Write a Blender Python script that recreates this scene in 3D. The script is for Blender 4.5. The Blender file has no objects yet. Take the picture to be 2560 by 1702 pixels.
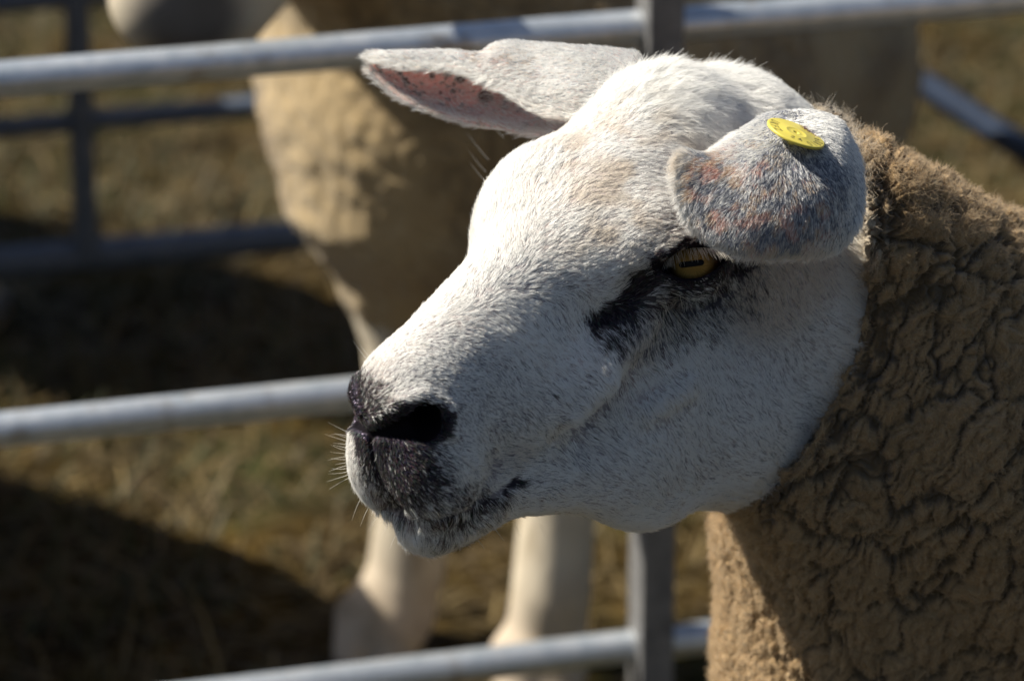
import bpy, bmesh, math, random, os
import numpy as np
from mathutils import Vector, Matrix, Quaternion, kdtree
import openvdb as vdb

# ------------------------------------------------------------------ camera, sky, sun, exposure
SC = bpy.context.scene
COL = SC.collection
TH = math.radians(22.0)
CAM_H = 1.57
FOC = 140.0
cam_data = bpy.data.cameras.new('camera')
cam = bpy.data.objects.new('camera', cam_data)
COL.objects.link(cam)
cam.location = (0, 0, CAM_H)
cam.rotation_euler = (math.pi / 2 - TH, 0, 0)
cam_data.sensor_width = 36.0
cam_data.lens = FOC
cam_data.clip_start = 0.05
cam_data.clip_end = 400.0
cam_data.dof.use_dof = True
cam_data.dof.focus_distance = 2.160
cam_data.dof.aperture_fstop = 6.6
cam_data.dof.aperture_blades = 0
SC.camera = cam

SUN_DIR = Vector((-0.655, 0.13, 0.745)).normalized()          # towards the sun
world = bpy.data.worlds.new('World')
SC.world = world
world.use_nodes = True
wn = world.node_tree.nodes
sky = wn.new('ShaderNodeTexSky')
sky.sky_type = 'NISHITA'
sky.sun_disc = False
sky.ozone_density = .25
sky.air_density = .9
sky.dust_density = 1.0
sky.sun_elevation = math.asin(SUN_DIR.z)
sky.sun_rotation = math.atan2(SUN_DIR.x, SUN_DIR.y)
bg = wn['Background']
bg.inputs['Strength'].default_value = 0.05
world.node_tree.links.new(sky.outputs['Color'], bg.inputs['Color'])
sun_data = bpy.data.lights.new('sun', 'SUN')
sun_data.energy = 5.0
sun_data.angle = math.radians(0.53)
sun_data.color = (1.0, 0.94, 0.82)
sun = bpy.data.objects.new('sun', sun_data)
COL.objects.link(sun)
sun.rotation_euler = SUN_DIR.to_track_quat('Z', 'Y').to_euler()

SC.view_settings.view_transform = 'Standard'
SC.view_settings.look = 'None'
SC.view_settings.gamma = 1.0
SC.view_settings.exposure = 0.75
SC.view_settings.use_curve_mapping = False
SC.render.engine = 'CYCLES'
SC.cycles.use_denoising = True
SC.cycles.denoiser = 'OPENIMAGEDENOISE'
SC.cycles.denoising_input_passes = 'RGB_ALBEDO_NORMAL'
SC.cycles.denoising_prefilter = 'ACCURATE'
SC.cycles.max_bounces = 8
SC.cycles.diffuse_bounces = 3
SC.cycles.glossy_bounces = 4
SC.cycles.transmission_bounces = 6
SC.cycles.caustics_reflective = False
SC.cycles.caustics_refractive = False
SC.cycles.sample_clamp_indirect = 6.0
SC.cycles_curves.shape = 'RIBBONS'
SC.cycles_curves.subdivisions = 2

rng = np.random.default_rng(7)
random.seed(7)
f32 = np.float32

# ------------------------------------------------------------------ from the view to the place and back
KPX = 36.0 / 2560.0 / FOC
FWD = np.array((0, math.cos(TH), -math.sin(TH)))
UPV = np.array((0, math.sin(TH), math.cos(TH)))
RGT = np.array((1.0, 0, 0))
CAMP = np.array((0, 0, CAM_H))
S = 2.2 * KPX                          # one drawing unit, in metres (0.22 mm)
D0 = 2.2


def P(px, py, d):
    return CAMP + d * FWD + (px - 1280) * KPX * d * RGT + (851 - py) * KPX * d * UPV


def PC(px, py, c):
    return P(px, py, D0 - c * S)


def PZ(px, py, z):
    r = FWD + (px - 1280) * KPX * RGT + (851 - py) * KPX * UPV
    return CAMP + r * ((z - CAM_H) / r[2])


def proj(w):
    q = w - CAMP
    d = q @ FWD
    return (q @ RGT) / (KPX * d) + 1280, 851 - (q @ UPV) / (KPX * d), d


# head frame: a = towards the nose, l = towards the animal's left, b = towards the crown
def cam2w(x, y, z):
    return x * RGT + y * UPV - z * FWD


hF = cam2w(-.625, -.493, .608)
hF /= np.linalg.norm(hF)
hL = cam2w(.74, -.14, .66)
hL -= hF * (hL @ hF)
hL /= np.linalg.norm(hL)
hU = np.cross(hL, hF)
if hU[2] < 0:
    hU = -hU
HB = np.stack([hF, hL, hU])            # rows
HE = P(1470, 607, D0)


def w2l(w):
    return ((np.asarray(w) - HE) @ HB.T) / S


def l2w(l):
    return HE + (np.asarray(l) * S) @ HB


def loc(px, py, c):
    return w2l(PC(px, py, c))


# ------------------------------------------------------------------ numpy noise
def _h(i, j, k, s=0):
    n = (i.astype(np.int64) * 374761393 + j.astype(np.int64) * 668265263 + k.astype(np.int64) * 2147483647 + s * 974634777) & 0xffffffff
    n = ((n ^ (n >> 13)) * 1274126177) & 0xffffffff
    n = ((n ^ (n >> 16)) * 2246822519) & 0xffffffff
    n = n ^ (n >> 15)
    return (n & 0xffffff).astype(np.float64) / 0xffffff


def vnoise(p, s=0):
    i = np.floor(p).astype(np.int64)
    f = p - i
    u = f * f * f * (f * (f * 6 - 15) + 10)
    r = 0
    for dx in (0, 1):
        for dy in (0, 1):
            for dz in (0, 1):
                w = (u[:, 0] if dx else 1 - u[:, 0]) * (u[:, 1] if dy else 1 - u[:, 1]) * (u[:, 2] if dz else 1 - u[:, 2])
                r = r + w * _h(i[:, 0] + dx, i[:, 1] + dy, i[:, 2] + dz, s)
    return r * 2 - 1


def fbm(p, o=3, s=0):
    r, a, t = 0, 1.0, 0
    for k in range(o):
        r = r + a * vnoise(p * 2.03 ** k + 17.3 * k, s + k)
        t += a
        a *= .5
    return r / t


def worley(p, s=0):
    i = np.floor(p).astype(np.int64)
    f1 = np.full(len(p), 9.0)
    f2 = np.full(len(p), 9.0)
    idv = np.zeros(len(p))
    for dx in (-1, 0, 1):
        for dy in (-1, 0, 1):
            for dz in (-1, 0, 1):
                a, b, c = i[:, 0] + dx, i[:, 1] + dy, i[:, 2] + dz
                q = np.stack([a + _h(a, b, c, s), b + _h(a, b, c, s + 1), c + _h(a, b, c, s + 2)], 1) - p
                d = np.sqrt((q * q).sum(1))
                m = d < f1
                f2 = np.where(m, f1, np.minimum(f2, d))
                idv = np.where(m, _h(a, b, c, s + 3), idv)
                f1 = np.where(m, d, f1)
    return f1, f2, idv


def sst(x, a, b):
    t = np.clip((x - a) / (b - a), 0, 1)
    return t * t * (3 - 2 * t)


# ------------------------------------------------------------------ distance fields
def smin(a, b, k):
    h = np.clip(.5 + .5 * (b - a) / k, 0, 1)
    return b + (a - b) * h - k * h * (1 - h)


def smax(a, b, k):
    return -smin(-a, -b, k)


def ell(p, c, r, ax=None):
    q = p - np.asarray(c, dtype=float)
    if ax is not None:
        q = q @ np.asarray(ax).T
    r = np.asarray(r, dtype=float)
    k0 = np.sqrt(((q / r) ** 2).sum(1))
    k1 = np.sqrt(((q / (r * r)) ** 2).sum(1)) + 1e-9
    return k0 * (k0 - 1) / k1


def cone(p, a, b, ra, rb):
    a = np.asarray(a, dtype=float)
    b = np.asarray(b, dtype=float)
    ab = b - a
    t = np.clip(((p - a) @ ab) / (ab @ ab), 0, 1)
    q = p - a - t[:, None] * ab
    return np.sqrt((q * q).sum(1)) - (ra + (rb - ra) * t)


def chain(p, pts, rad):
    d = np.full(len(p), 1e9)
    for k in range(len(pts) - 1):
        d = np.minimum(d, cone(p, pts[k], pts[k + 1], rad[k], rad[k + 1]))
    return d


def rot(a, l, b):
    """rows = axes after turning (degrees) about the frame's three axes"""
    m = Matrix.Rotation(math.radians(b), 3, 'Z') @ Matrix.Rotation(math.radians(l), 3, 'Y') @ Matrix.Rotation(math.radians(a), 3, 'X')
    return np.array(m).T


def polygonise(fn, lo, hi, h, band=1.6):
    """block-sparse evaluation of fn and a quad mesh of its zero level; units are fn's own"""
    B = 8
    lo = np.asarray(lo, dtype=float)
    nb = np.ceil((np.asarray(hi) - lo) / (h * B)).astype(int)
    bi = np.stack(np.meshgrid(*[np.arange(n) for n in nb], indexing='ij'), -1).reshape(-1, 3)
    cen = lo + (bi * B + (B - 1) / 2) * h
    fc = np.concatenate([fn(c) for c in np.array_split(cen, max(1, len(cen) // 100000))])
    arr = np.empty(tuple(nb * B), dtype=f32)
    arr6 = arr.reshape(nb[0], B, nb[1], B, nb[2], B)
    arr6[:] = np.sign(fc).reshape(nb[0], 1, nb[1], 1, nb[2], 1) * 4 * h
    near = np.abs(fc) < B * h * .87 * band
    off = np.stack(np.meshgrid(*[np.arange(B)] * 3, indexing='ij'), -1).reshape(-1, 3) * h
    ids = bi[near]
    for ch in np.array_split(ids, max(1, len(ids) // 400)):
        pts = (lo + ch[:, None, :] * (B * h) + off[None]).reshape(-1, 3)
        v = np.clip(fn(pts), -4 * h, 4 * h).astype(f32).reshape(-1, B, B, B)
        arr6[ch[:, 0], :, ch[:, 1], :, ch[:, 2], :] = v
    g = vdb.FloatGrid(background=float(4 * h))
    g.copyFromArray(arr)
    v, q = g.convertToQuads(0.0)
    return lo + np.asarray(v, dtype=float) * h, np.asarray(q)


def normals(v, q):
    n = np.zeros_like(v)
    fnrm = np.cross(v[q[:, 2]] - v[q[:, 0]], v[q[:, 3]] - v[q[:, 1]])
    for k in range(4):
        np.add.at(n, q[:, k], fnrm)
    return n / (np.linalg.norm(n, axis=1, keepdims=True) + 1e-12)


def relax(v, q, it=1, lam=.5):
    for _ in range(it):
        acc = np.zeros_like(v)
        cnt = np.zeros(len(v))
        for k in range(4):
            np.add.at(acc, q[:, k], v[q[:, (k + 1) % 4]] + v[q[:, (k + 3) % 4]])
            np.add.at(cnt, q[:, k], 2)
        v = v + lam * (acc / np.maximum(cnt, 1)[:, None] - v)
    return v


def mesh_obj(name, v, q, mat, parent=None, col=None, smooth=True):
    me = bpy.data.meshes.new(name)
    me.vertices.add(len(v))
    me.vertices.foreach_set('co', np.asarray(v, dtype=f32).ravel())
    q = np.asarray(q)
    me.loops.add(q.size)
    me.loops.foreach_set('vertex_index', q.ravel().astype(np.int32))
    me.polygons.add(len(q))
    me.polygons.foreach_set('loop_start', (np.arange(len(q)) * q.shape[1]).astype(np.int32))
    me.update(calc_edges=True)
    if smooth:
        me.polygons.foreach_set('use_smooth', np.ones(len(q), dtype=bool))
    if col is not None:
        at = me.attributes.new('col', 'FLOAT_COLOR', 'POINT')
        c4 = np.ones((len(v), 4), dtype=f32)
        c4[:, :3] = col
        at.data.foreach_set('color', c4.ravel())
    me.validate()
    ob = bpy.data.objects.new(name, me)
    COL.objects.link(ob)
    if mat:
        me.materials.append(mat)
    if parent is not None:
        ob.parent = parent
        ob.matrix_parent_inverse = parent.matrix_basis.inverted()
    return ob


def curve_obj(name, pts, rad, mat, parent=None, col=None):
    """pts (n, m, 3) world, rad (n, m) metres, col (n, 3)"""
    n, m, _ = pts.shape
    hc = bpy.data.hair_curves.new(name)
    hc.add_curves([m] * n)
    hc.attributes['position'].data.foreach_set('vector', pts.astype(f32).ravel())
    ra = hc.attributes.get('radius') or hc.attributes.new('radius', 'FLOAT', 'POINT')
    ra.data.foreach_set('value', rad.astype(f32).ravel())
    if col is not None:
        at = hc.attributes.new('col', 'FLOAT_COLOR', 'CURVE')
        c4 = np.ones((n, 4), dtype=f32)
        c4[:, :3] = col
        at.data.foreach_set('color', c4.ravel())
    hc.materials.append(mat)
    ob = bpy.data.objects.new(name, hc)
    COL.objects.link(ob)
    if parent is not None:
        ob.parent = parent
        ob.matrix_parent_inverse = parent.matrix_basis.inverted()
    return ob


def tag(o, label=None, cat=None, group=None, kind=None):
    for k, v in (('label', label), ('category', cat), ('group', group), ('kind', kind)):
        if v:
            o[k] = v
    return o


def empty(name, where):
    o = bpy.data.objects.new(name, None)
    o.empty_display_size = .05
    COL.objects.link(o)
    o.location = where
    return o


# ------------------------------------------------------------------ materials
class NT:
    def __init__(self, name):
        self.m = bpy.data.materials.new(name)
        self.m.use_nodes = True
        self.t = self.m.node_tree
        self.b = self.t.nodes.get('Principled BSDF')
        self.out = self.t.nodes.get('Material Output')

    def n(self, typ, **kw):
        x = self.t.nodes.new(typ)
        for k, v in kw.items():
            if k.startswith('i_'):
                key = k[2:]
                x.inputs[int(key) if key.isdigit() else key.replace('_', ' ')].default_value = v
            else:
                setattr(x, k, v)
        return x

    def l(self, a, b):
        self.t.links.new(a, b)

    def ramp(self, fac, stops):
        r = self.n('ShaderNodeValToRGB')
        e = r.color_ramp.elements
        while len(e) > 1:
            e.remove(e[-1])
        e[0].position = stops[0][0]
        e[0].color = (*stops[0][1], 1)
        for p_, c_ in stops[1:]:
            x = e.new(p_)
            x.color = (*c_, 1)
        self.l(fac, r.inputs[0])
        return r.outputs[0]

    def noise(self, scale, detail=3, rough=.55, vec=None):
        x = self.n('ShaderNodeTexNoise')
        x.inputs['Scale'].default_value = scale
        x.inputs['Detail'].default_value = detail
        x.inputs['Roughness'].default_value = rough
        if vec is not None:
            self.l(vec, x.inputs['Vector'])
        return x.outputs['Fac']

    def pos(self):
        return self.n('ShaderNodeNewGeometry').outputs['Position']

    def mix(self, fac, a, b, mode='MIX'):
        x = self.n('ShaderNodeMix', data_type='RGBA', blend_type=mode)
        for v, i in ((fac, 0), (a, 6), (b, 7)):
            if isinstance(v, (int, float)):
                x.inputs[i].default_value = v
            elif isinstance(v, tuple):
                x.inputs[i].default_value = (*v, 1)
            else:
                self.l(v, x.inputs[i])
        return x.outputs[2]

    def bump(self, height, strength, dist):
        x = self.n('ShaderNodeBump')
        x.inputs['Strength'].default_value = strength
        x.inputs['Distance'].default_value = dist
        self.l(height, x.inputs['Height'])
        self.l(x.outputs[0], self.b.inputs['Normal'])
        return x

    def set(self, **kw):
        for k, v in kw.items():
            self.b.inputs[k.replace('_', ' ')].default_value = v
        return self
HEAD_H, FLEECE_H, N_HAIR, N_FUZZ = 5.0, 5.0, 520000, 150000
SIDE = [((-.95, 4.12, 0), 80, 'unseen sheep added past the left edge to cast shade, at the back hurdle'),
        ((-.88, 3.36, 0), 262, 'unseen sheep added past the left edge to cast shade, at the front hurdle')]
# ------------------------------------------------------------------ the head of the near sheep
def bspl(ctrl, nu, nv):
    """Catmull-Rom surface through a grid of points"""
    c = np.asarray(ctrl, dtype=float)

    def interp(c, n):
        m = len(c)
        e = np.concatenate([2 * c[:1] - c[1:2], c, 2 * c[-1:] - c[-2:-1]])
        t = np.linspace(0, m - 1 - 1e-6, n)
        i = np.floor(t).astype(int)
        f = (t - i).reshape(-1, *[1] * (c.ndim - 1))
        p0, p1, p2, p3 = e[i], e[i + 1], e[i + 2], e[i + 3]
        return .5 * (2 * p1 + (p2 - p0) * f + (2 * p0 - 5 * p1 + 4 * p2 - p3) * f ** 2 + (3 * p1 - p0 - 3 * p2 + p3) * f ** 3)
    a = interp(c, nu)
    return np.swapaxes(interp(np.swapaxes(a, 0, 1), nv), 0, 1)


EYE = np.array((-50., 295, -39))
EYE_R = 70.


NK = [(loc(1880, 560, -385), 320.), (loc(2400, 1020, -610), 462.), (loc(2760, 1230, -900), 640.), (loc(4700, 900, -2300), 800.)]
THROAT = (loc(2060, 1300, -860), 285.)
CHEST = (loc(2238, 1640, -1040), 486.)
JOWL = (loc(1800, 1015, -330), 255.)
SHADE_BULGE = (loc(1930, 455, 60), 118.)  # bulge added behind the near ear to keep sun off the neck
PAROT = (loc(1850, 700, -420), 320.)


def neck_field(p):
    d = cone(p, NK[0][0], NK[1][0], NK[0][1], NK[1][1])
    return smin(d, ell(p, PAROT[0], (PAROT[1],) * 3), 140)


FAR = 1.15                              # the far half of the face is a little narrower


def fold_l(l):
    return np.where(l < 0, -FAR * l, l)


def base_head(p):
    q = p.copy()
    q[:, 1] = fold_l(q[:, 1])
    d = ell(q, (-150, 0, 45), (310, 262, 225))                       # skull
    d = smin(d, ell(q, (-335, 0, 130), (215, 195, 168)), 70)
    d = smin(d, ell(q, (-530, 0, -10), (240, 215, 195)), 70)         # poll
    d = smin(d, ell(q, (40, 0, 22), (280, 285, 228)), 60)            # forehead
    d = smin(d, ell(q, (10, 225, 55), (130, 95, 90)), 70)            # brow over the eye
    d = smin(d, ell(q, EYE, (102, 86, 90)), 45)                      # orbit
    d = smin(d, cone(q, (180, 0, 30), (714, 0, -22), 148, 122), 80)    # nasal bridge
    d = smin(d, ell(q, (380, 0, -150), (340, 205, 225)), 70)         # mid face
    d = smin(d, ell(q, (290, 165, -165), (260, 92, 62), rot(0, 12, -14)), 70)      # face crest
    d = smin(d, ell(q, (696, 0, -110), (180, 165, 190)), 60)         # upper muzzle
    d = smin(d, ell(q, (762, 75, -185), (122, 100, 145)), 40)        # upper lip
    d = smin(d, ell(q, (690, 0, -340), (160, 115, 108)), 40)         # chin
    d = smin(d, cone(q, (600, 50, -330), (250, 110, -465), 92, 125), 80)   # jaw
    d = smin(d, ell(q, (60, 155, -450), (300, 122, 265), rot(0, 20, 0)), 90)   # cheek muscle
    d = smin(d, ell(q, (-150, 0, -520), (320, 225, 250)), 100)       # throat
    d = smin(d, neck_field(p), 110)
    d = smin(d, ell(p, (50, -70, 108), (158, 132, 160)), 70)         # far side of the forehead
    d = smin(d, ell(p, JOWL[0], (JOWL[1],) * 3), 110)
    d = smin(d, ell(p, SHADE_BULGE[0], (SHADE_BULGE[1],) * 3), 60)
    return d


def surf(px, py, fn=None):
    """point of the head's surface (head frame) under a point of the view"""
    fn = fn or base_head
    o = w2l(PC(px, py, 900))
    e = w2l(PC(px, py, -400))
    r = (e - o) / np.linalg.norm(e - o)
    t = 0.
    for _ in range(60):
        v = float(fn((o + r * t)[None])[0])
        if abs(v) < .5:
            break
        t += v * .8
        if t > 1600:
            break
    return o + r * t


def surfs(pts):
    return [surf(x, y) for x, y in pts]


# features laid on the surface, each found under its place in the view, then mirrored in the head's own plane
def mir(pts):
    r = [np.array(x, dtype=float) for x in pts]
    for x in r:
        x[1] = abs(x[1])
    return r


mouth_l = mir(surfs([(912, 1212), (940, 1245), (1000, 1277), (1080, 1292), (1160, 1276), (1235, 1236), (1288, 1200)]))
philt_l = mir(surfs([(897, 1080), (900, 1140), (908, 1205)]))
for x in philt_l:
    x[1] = 0
mouth_l[0][1] = 0
vin = w2l(HE) - w2l(HE + FWD * .001)
vin = -vin / np.linalg.norm(vin)                      # away from the camera, head frame
nos_in = np.array((-.72, -.62, .05))
nos_l = mir(surfs([(915, 1084), (965, 1080), (1015, 1072), (1060, 1062), (1068, 1045)]))
nos_r = [6, 14, 27, 40, 38]
wing_l = mir(surfs([(940, 1040), (1000, 1005), (1060, 985), (1120, 1020), (1125, 1080)]))
tear_l = mir(surfs([(1652, 676), (1590, 724), (1520, 790)]))
brow_l = mir(surfs([(1640, 640), (1690, 600), (1760, 578), (1840, 606)]))
bag_l = mir(surfs([(1640, 740), (1730, 752), (1820, 700)]))
bump1_l = mir(surfs([(1610, 1030), (1720, 965)]))
bump2_l = mir(surfs([(1430, 1040), (1520, 955)]))
ec = surf(1728, 656)
eN = (ec - EYE) / np.linalg.norm(ec - EYE)
e1 = surf(1812, 650) - surf(1650, 672)
e1 -= eN * (e1 @ eN)
e1 /= np.linalg.norm(e1)
e2 = np.cross(eN, e1)
if (l2w(e2) - l2w(e2 * 0))[2] < 0:
    e2 = -e2


def lid_field(q):
    r = q - EYE
    u, v, w = r @ e1, r @ e2, r @ eN
    up = 34 * (1 - np.clip(np.abs(u - 4) / 84, 0, 1) ** 2.0) + .03 * u
    lo = -40 * (1 - np.clip(np.abs(u - 2) / 84, 0, 1) ** 2.2) + .03 * u
    return np.maximum(np.maximum(v - up, lo - v), np.maximum(np.abs(u) - 86, 20 - w)), u, v, w, up, lo


def full_head(p):
    d = base_head(p)
    q = p.copy()
    q[:, 1] = fold_l(q[:, 1])
    m = d < 90
    if not m.any():
        return d
    qq, dd = q[m], d[m]
    dd = smin(dd, chain(qq, [x + np.array((0, 0, 0)) for x in brow_l], [10, 20, 22, 12]), 26)
    dd = smin(dd, chain(qq, bag_l, [4, 8, 4]), 30)
    dd = smin(dd, chain(qq, bump1_l, [13, 15]), 45)
    dd = smin(dd, chain(qq, bump2_l, [12, 16]), 50)
    dd = smin(dd, chain(qq, wing_l, [8, 14, 12, 12, 8]), 26)
    dd = smax(dd, -chain(qq, [x + vin * -10 for x in tear_l], [15, 20, 2]), 50)
    lid, u, v, w, up, lo = lid_field(qq)
    ring = np.where((w > 10) & (np.abs(u) < 92), np.abs(lid), 99)
    dd = np.where(ring < 20, dd - 7 * (1 - ring / 20) ** 2 * (3 - 2 * (1 - ring / 20)), dd)
    dd = smax(dd, -lid, 7)
    dd = smax(dd, -(chain(qq, mouth_l, [9] * 7)), 14)
    dd = smax(dd, -(chain(qq, philt_l, [7] * 3)), 14)
    dd = smax(dd, -chain(qq, [x + nos_in * (6 if k < 4 else 60) for k, x in enumerate(nos_l)], nos_r), 16)
    dd = smax(dd, -cone(qq, nos_l[3], nos_l[3] + nos_in * 130, 34, 22), 14)
    d = d.copy()
    d[m] = dd
    return d


# ears: a sheet of control points, each a place in the view and a nearness in drawing units
far_ctrl = [
    [(905, 141, -430), (906, 138, -432), (907, 142, -440), (908, 150, -440), (908, 156, -432)],
    [(1000, 168, -370), (1000, 136, -392), (1000, 185, -455), (1002, 228, -440), (1004, 246, -405)],
    [(1145, 180, -325), (1142, 137, -365), (1145, 205, -465), (1148, 272, -445), (1150, 300, -395)],
    [(1255, 226, -275), (1246, 154, -290), (1246, 121, -370), (1255, 230, -460), (1262, 322, -385)],
    [(1345, 280, -225), (1345, 200, -225), (1345, 118, -320), (1360, 215, -430), (1350, 338, -320)],
    [(1465, 300, -150), (1450, 215, -165), (1450, 128, -270), (1480, 200, -390), (1470, 338, -290)],
    [(1590, 300, -150), (1580, 215, -165), (1580, 150, -260), (1600, 210, -370), (1590, 330, -280)],
]
near_ctrl = [
    [(1850, 345, 150), (1930, 305, 165), (2010, 300, 165), (2080, 315, 130), (2110, 350, 60)],
    [(1765, 392, 255), (1860, 376, 285), (1980, 354, 300), (2085, 360, 265), (2142, 410, 160)],
    [(1703, 385, 330), (1800, 432, 352), (1940, 440, 372), (2080, 450, 345), (2150, 490, 230)],
    [(1690, 440, 358), (1770, 505, 372), (1900, 530, 392), (2040, 540, 366), (2140, 560, 265)],
    [(1716, 540, 362), (1785, 582, 376), (1890, 606, 384), (2010, 605, 352), (2108, 606, 265)],
    [(1765, 594, 352), (1812, 616, 364), (1885, 634, 368), (1998, 630, 336), (2074, 625, 278)],
]


def ear_sheet(ctrl, nu=150, nv=110):
    g = np.array([[loc(*x) for x in r] for r in ctrl])
    s = bspl(g, nu, nv)
    return s


far_sheet = ear_sheet(far_ctrl)
near_sheet = ear_sheet(near_ctrl)

def ear_kd(sheet):
    f = sheet.reshape(-1, 3)
    kd = kdtree.KDTree(len(f))
    for i, x in enumerate(f):
        kd.insert(x, i)
    kd.balance()
    return kd


EARS = []
for sh, thick in ((far_sheet, 9.5), (near_sheet, 10.5)):
    u = np.linspace(0, 1, sh.shape[0])[:, None]
    v = np.abs(np.linspace(-1, 1, sh.shape[1]))[None]
    th = (thick * (1 - .35 * v ** 3) * (1 + 1.2 * sst(u if sh is far_sheet else 1 - u, .75, 1.0))).ravel()
    f = sh.reshape(-1, 3)
    EARS.append((ear_kd(sh), th, f.min(0) - 70, f.max(0) + 70))


def sheep_field(p):
    d = full_head(p)
    for kd, th, lo, hi in EARS:
        m = ((p > lo) & (p < hi)).all(1) & (d > -45)
        idx = np.nonzero(m)[0]
        e = np.empty(len(idx))
        for n, i in enumerate(idx):
            _, j, dist = kd.find(p[i])
            e[n] = dist - th[j]
        d[idx] = smin(d[idx], e, 26)
    return d
# ------------------------------------------------------------------ the fleece of the near sheep
CUT_C = loc(1560, 640, -60)
CAMX = np.stack([w2l(l2w((0, 0, 0)) + RGT * S), w2l(l2w((0, 0, 0)) + UPV * S), w2l(l2w((0, 0, 0)) - FWD * S)])


RIDGE = (loc(2150, 530, -150), loc(2640, 900, -480))


def fleece_field(p):
    d = neck_field(p)
    d = smin(d, cone(p, NK[1][0], NK[2][0], NK[1][1], NK[2][1]), 160)
    d = smin(d, cone(p, NK[2][0], NK[3][0], NK[2][1], NK[3][1]), 200)
    d = smin(d, cone(p, RIDGE[0], RIDGE[1], 178, 225), 150)
    d = smin(d, cone(p, loc(2000, 1080, -400), loc(2250, 1440, -700), 250, 290), 110)
    d = smin(d, ell(p, THROAT[0], (THROAT[1],) * 3), 150)
    d = smin(d, ell(p, CHEST[0], (CHEST[1],) * 3), 160)
    d = d - 27
    q = (p - CUT_C) @ CAMX.T
    r = np.array((598., 742., 1100.))
    k0 = np.sqrt(((q / r) ** 2).sum(1))
    k1 = np.sqrt(((q / (r * r)) ** 2).sum(1)) + 1e-9
    return smax(d, -k0 * (k0 - 1) / k1, 22)


def wool_disp(pl):
    """outward shift in drawing units for points of the fleece (head frame)"""
    c = (pl - CUT_C) @ CAMX.T                       # x right, y up, z near
    w = np.stack([fbm(c / 95., 2, 11), fbm(c / 95., 2, 21), fbm(c / 95., 2, 31)], 1)
    c = c + w * 38
    # folds lie across the neck: long cells along the ring direction
    ax = np.array((.80, -.60, 0))
    rg = np.array((.55, .80, .25))
    rg = rg - ax * (rg @ ax)
    rg /= np.linalg.norm(rg)
    th = np.cross(ax, rg)
    u = np.stack([c @ ax, c @ rg, c @ th], 1)
    f1, f2, i1 = worley(u / np.array((34., 105., 55.)), 3)
    g1, g2, i2 = worley(u / np.array((17., 25., 20.)), 9)
    h1, h2, i3 = worley(u / np.array((120., 260., 160.)), 15)
    big = -26 * np.exp(-((h2 - h1) / .10) ** 1.3)
    mid = -22 * np.exp(-((f2 - f1) / .17) ** 1.3) * (.55 + .45 * sst(fbm(u / 130., 2, 5), -.4, .3))
    sml = -8 * np.exp(-((g2 - g1) / .25) ** 1.2)
    q = (pl - CUT_C) @ CAMX.T
    r = np.array((598., 742., 1100.))
    k0 = np.sqrt(((q / r) ** 2).sum(1))
    k1 = np.sqrt(((q / (r * r)) ** 2).sum(1)) + 1e-9
    g = k0 * (k0 - 1) / k1 + 30 * fbm(q / 140., 2, 47)
    fold = (-9 - 9 * np.cos(g * 2 * np.pi / 44)) * sst(-g, -230, -60) * (.6 + .5 * fbm(q / 70., 2, 49))
    lump = 5 * (.5 - g1) + 7 * (.6 - f1) + 4.5 * fbm(c / 10., 3, 41) + (i1 - .5) * 5
    return fold + big + mid + sml + lump
# ------------------------------------------------------------------ painting and grooming in the view's drawing units
def seg2(x, y, pts):
    d = np.full(len(x), 1e9)
    for (ax, ay), (bx, by) in zip(pts[:-1], pts[1:]):
        vx, vy = bx - ax, by - ay
        t = np.clip(((x - ax) * vx + (y - ay) * vy) / (vx * vx + vy * vy + 1e-9), 0, 1)
        d = np.minimum(d, np.hypot(x - ax - t * vx, y - ay - t * vy))
    return d


def blob(x, y, pts, r, soft):
    """1 inside a thick line through pts, fading to 0 over soft"""
    return 1 - sst(seg2(x, y, pts if len(pts) > 1 else pts * 2), r, r + soft)


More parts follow.
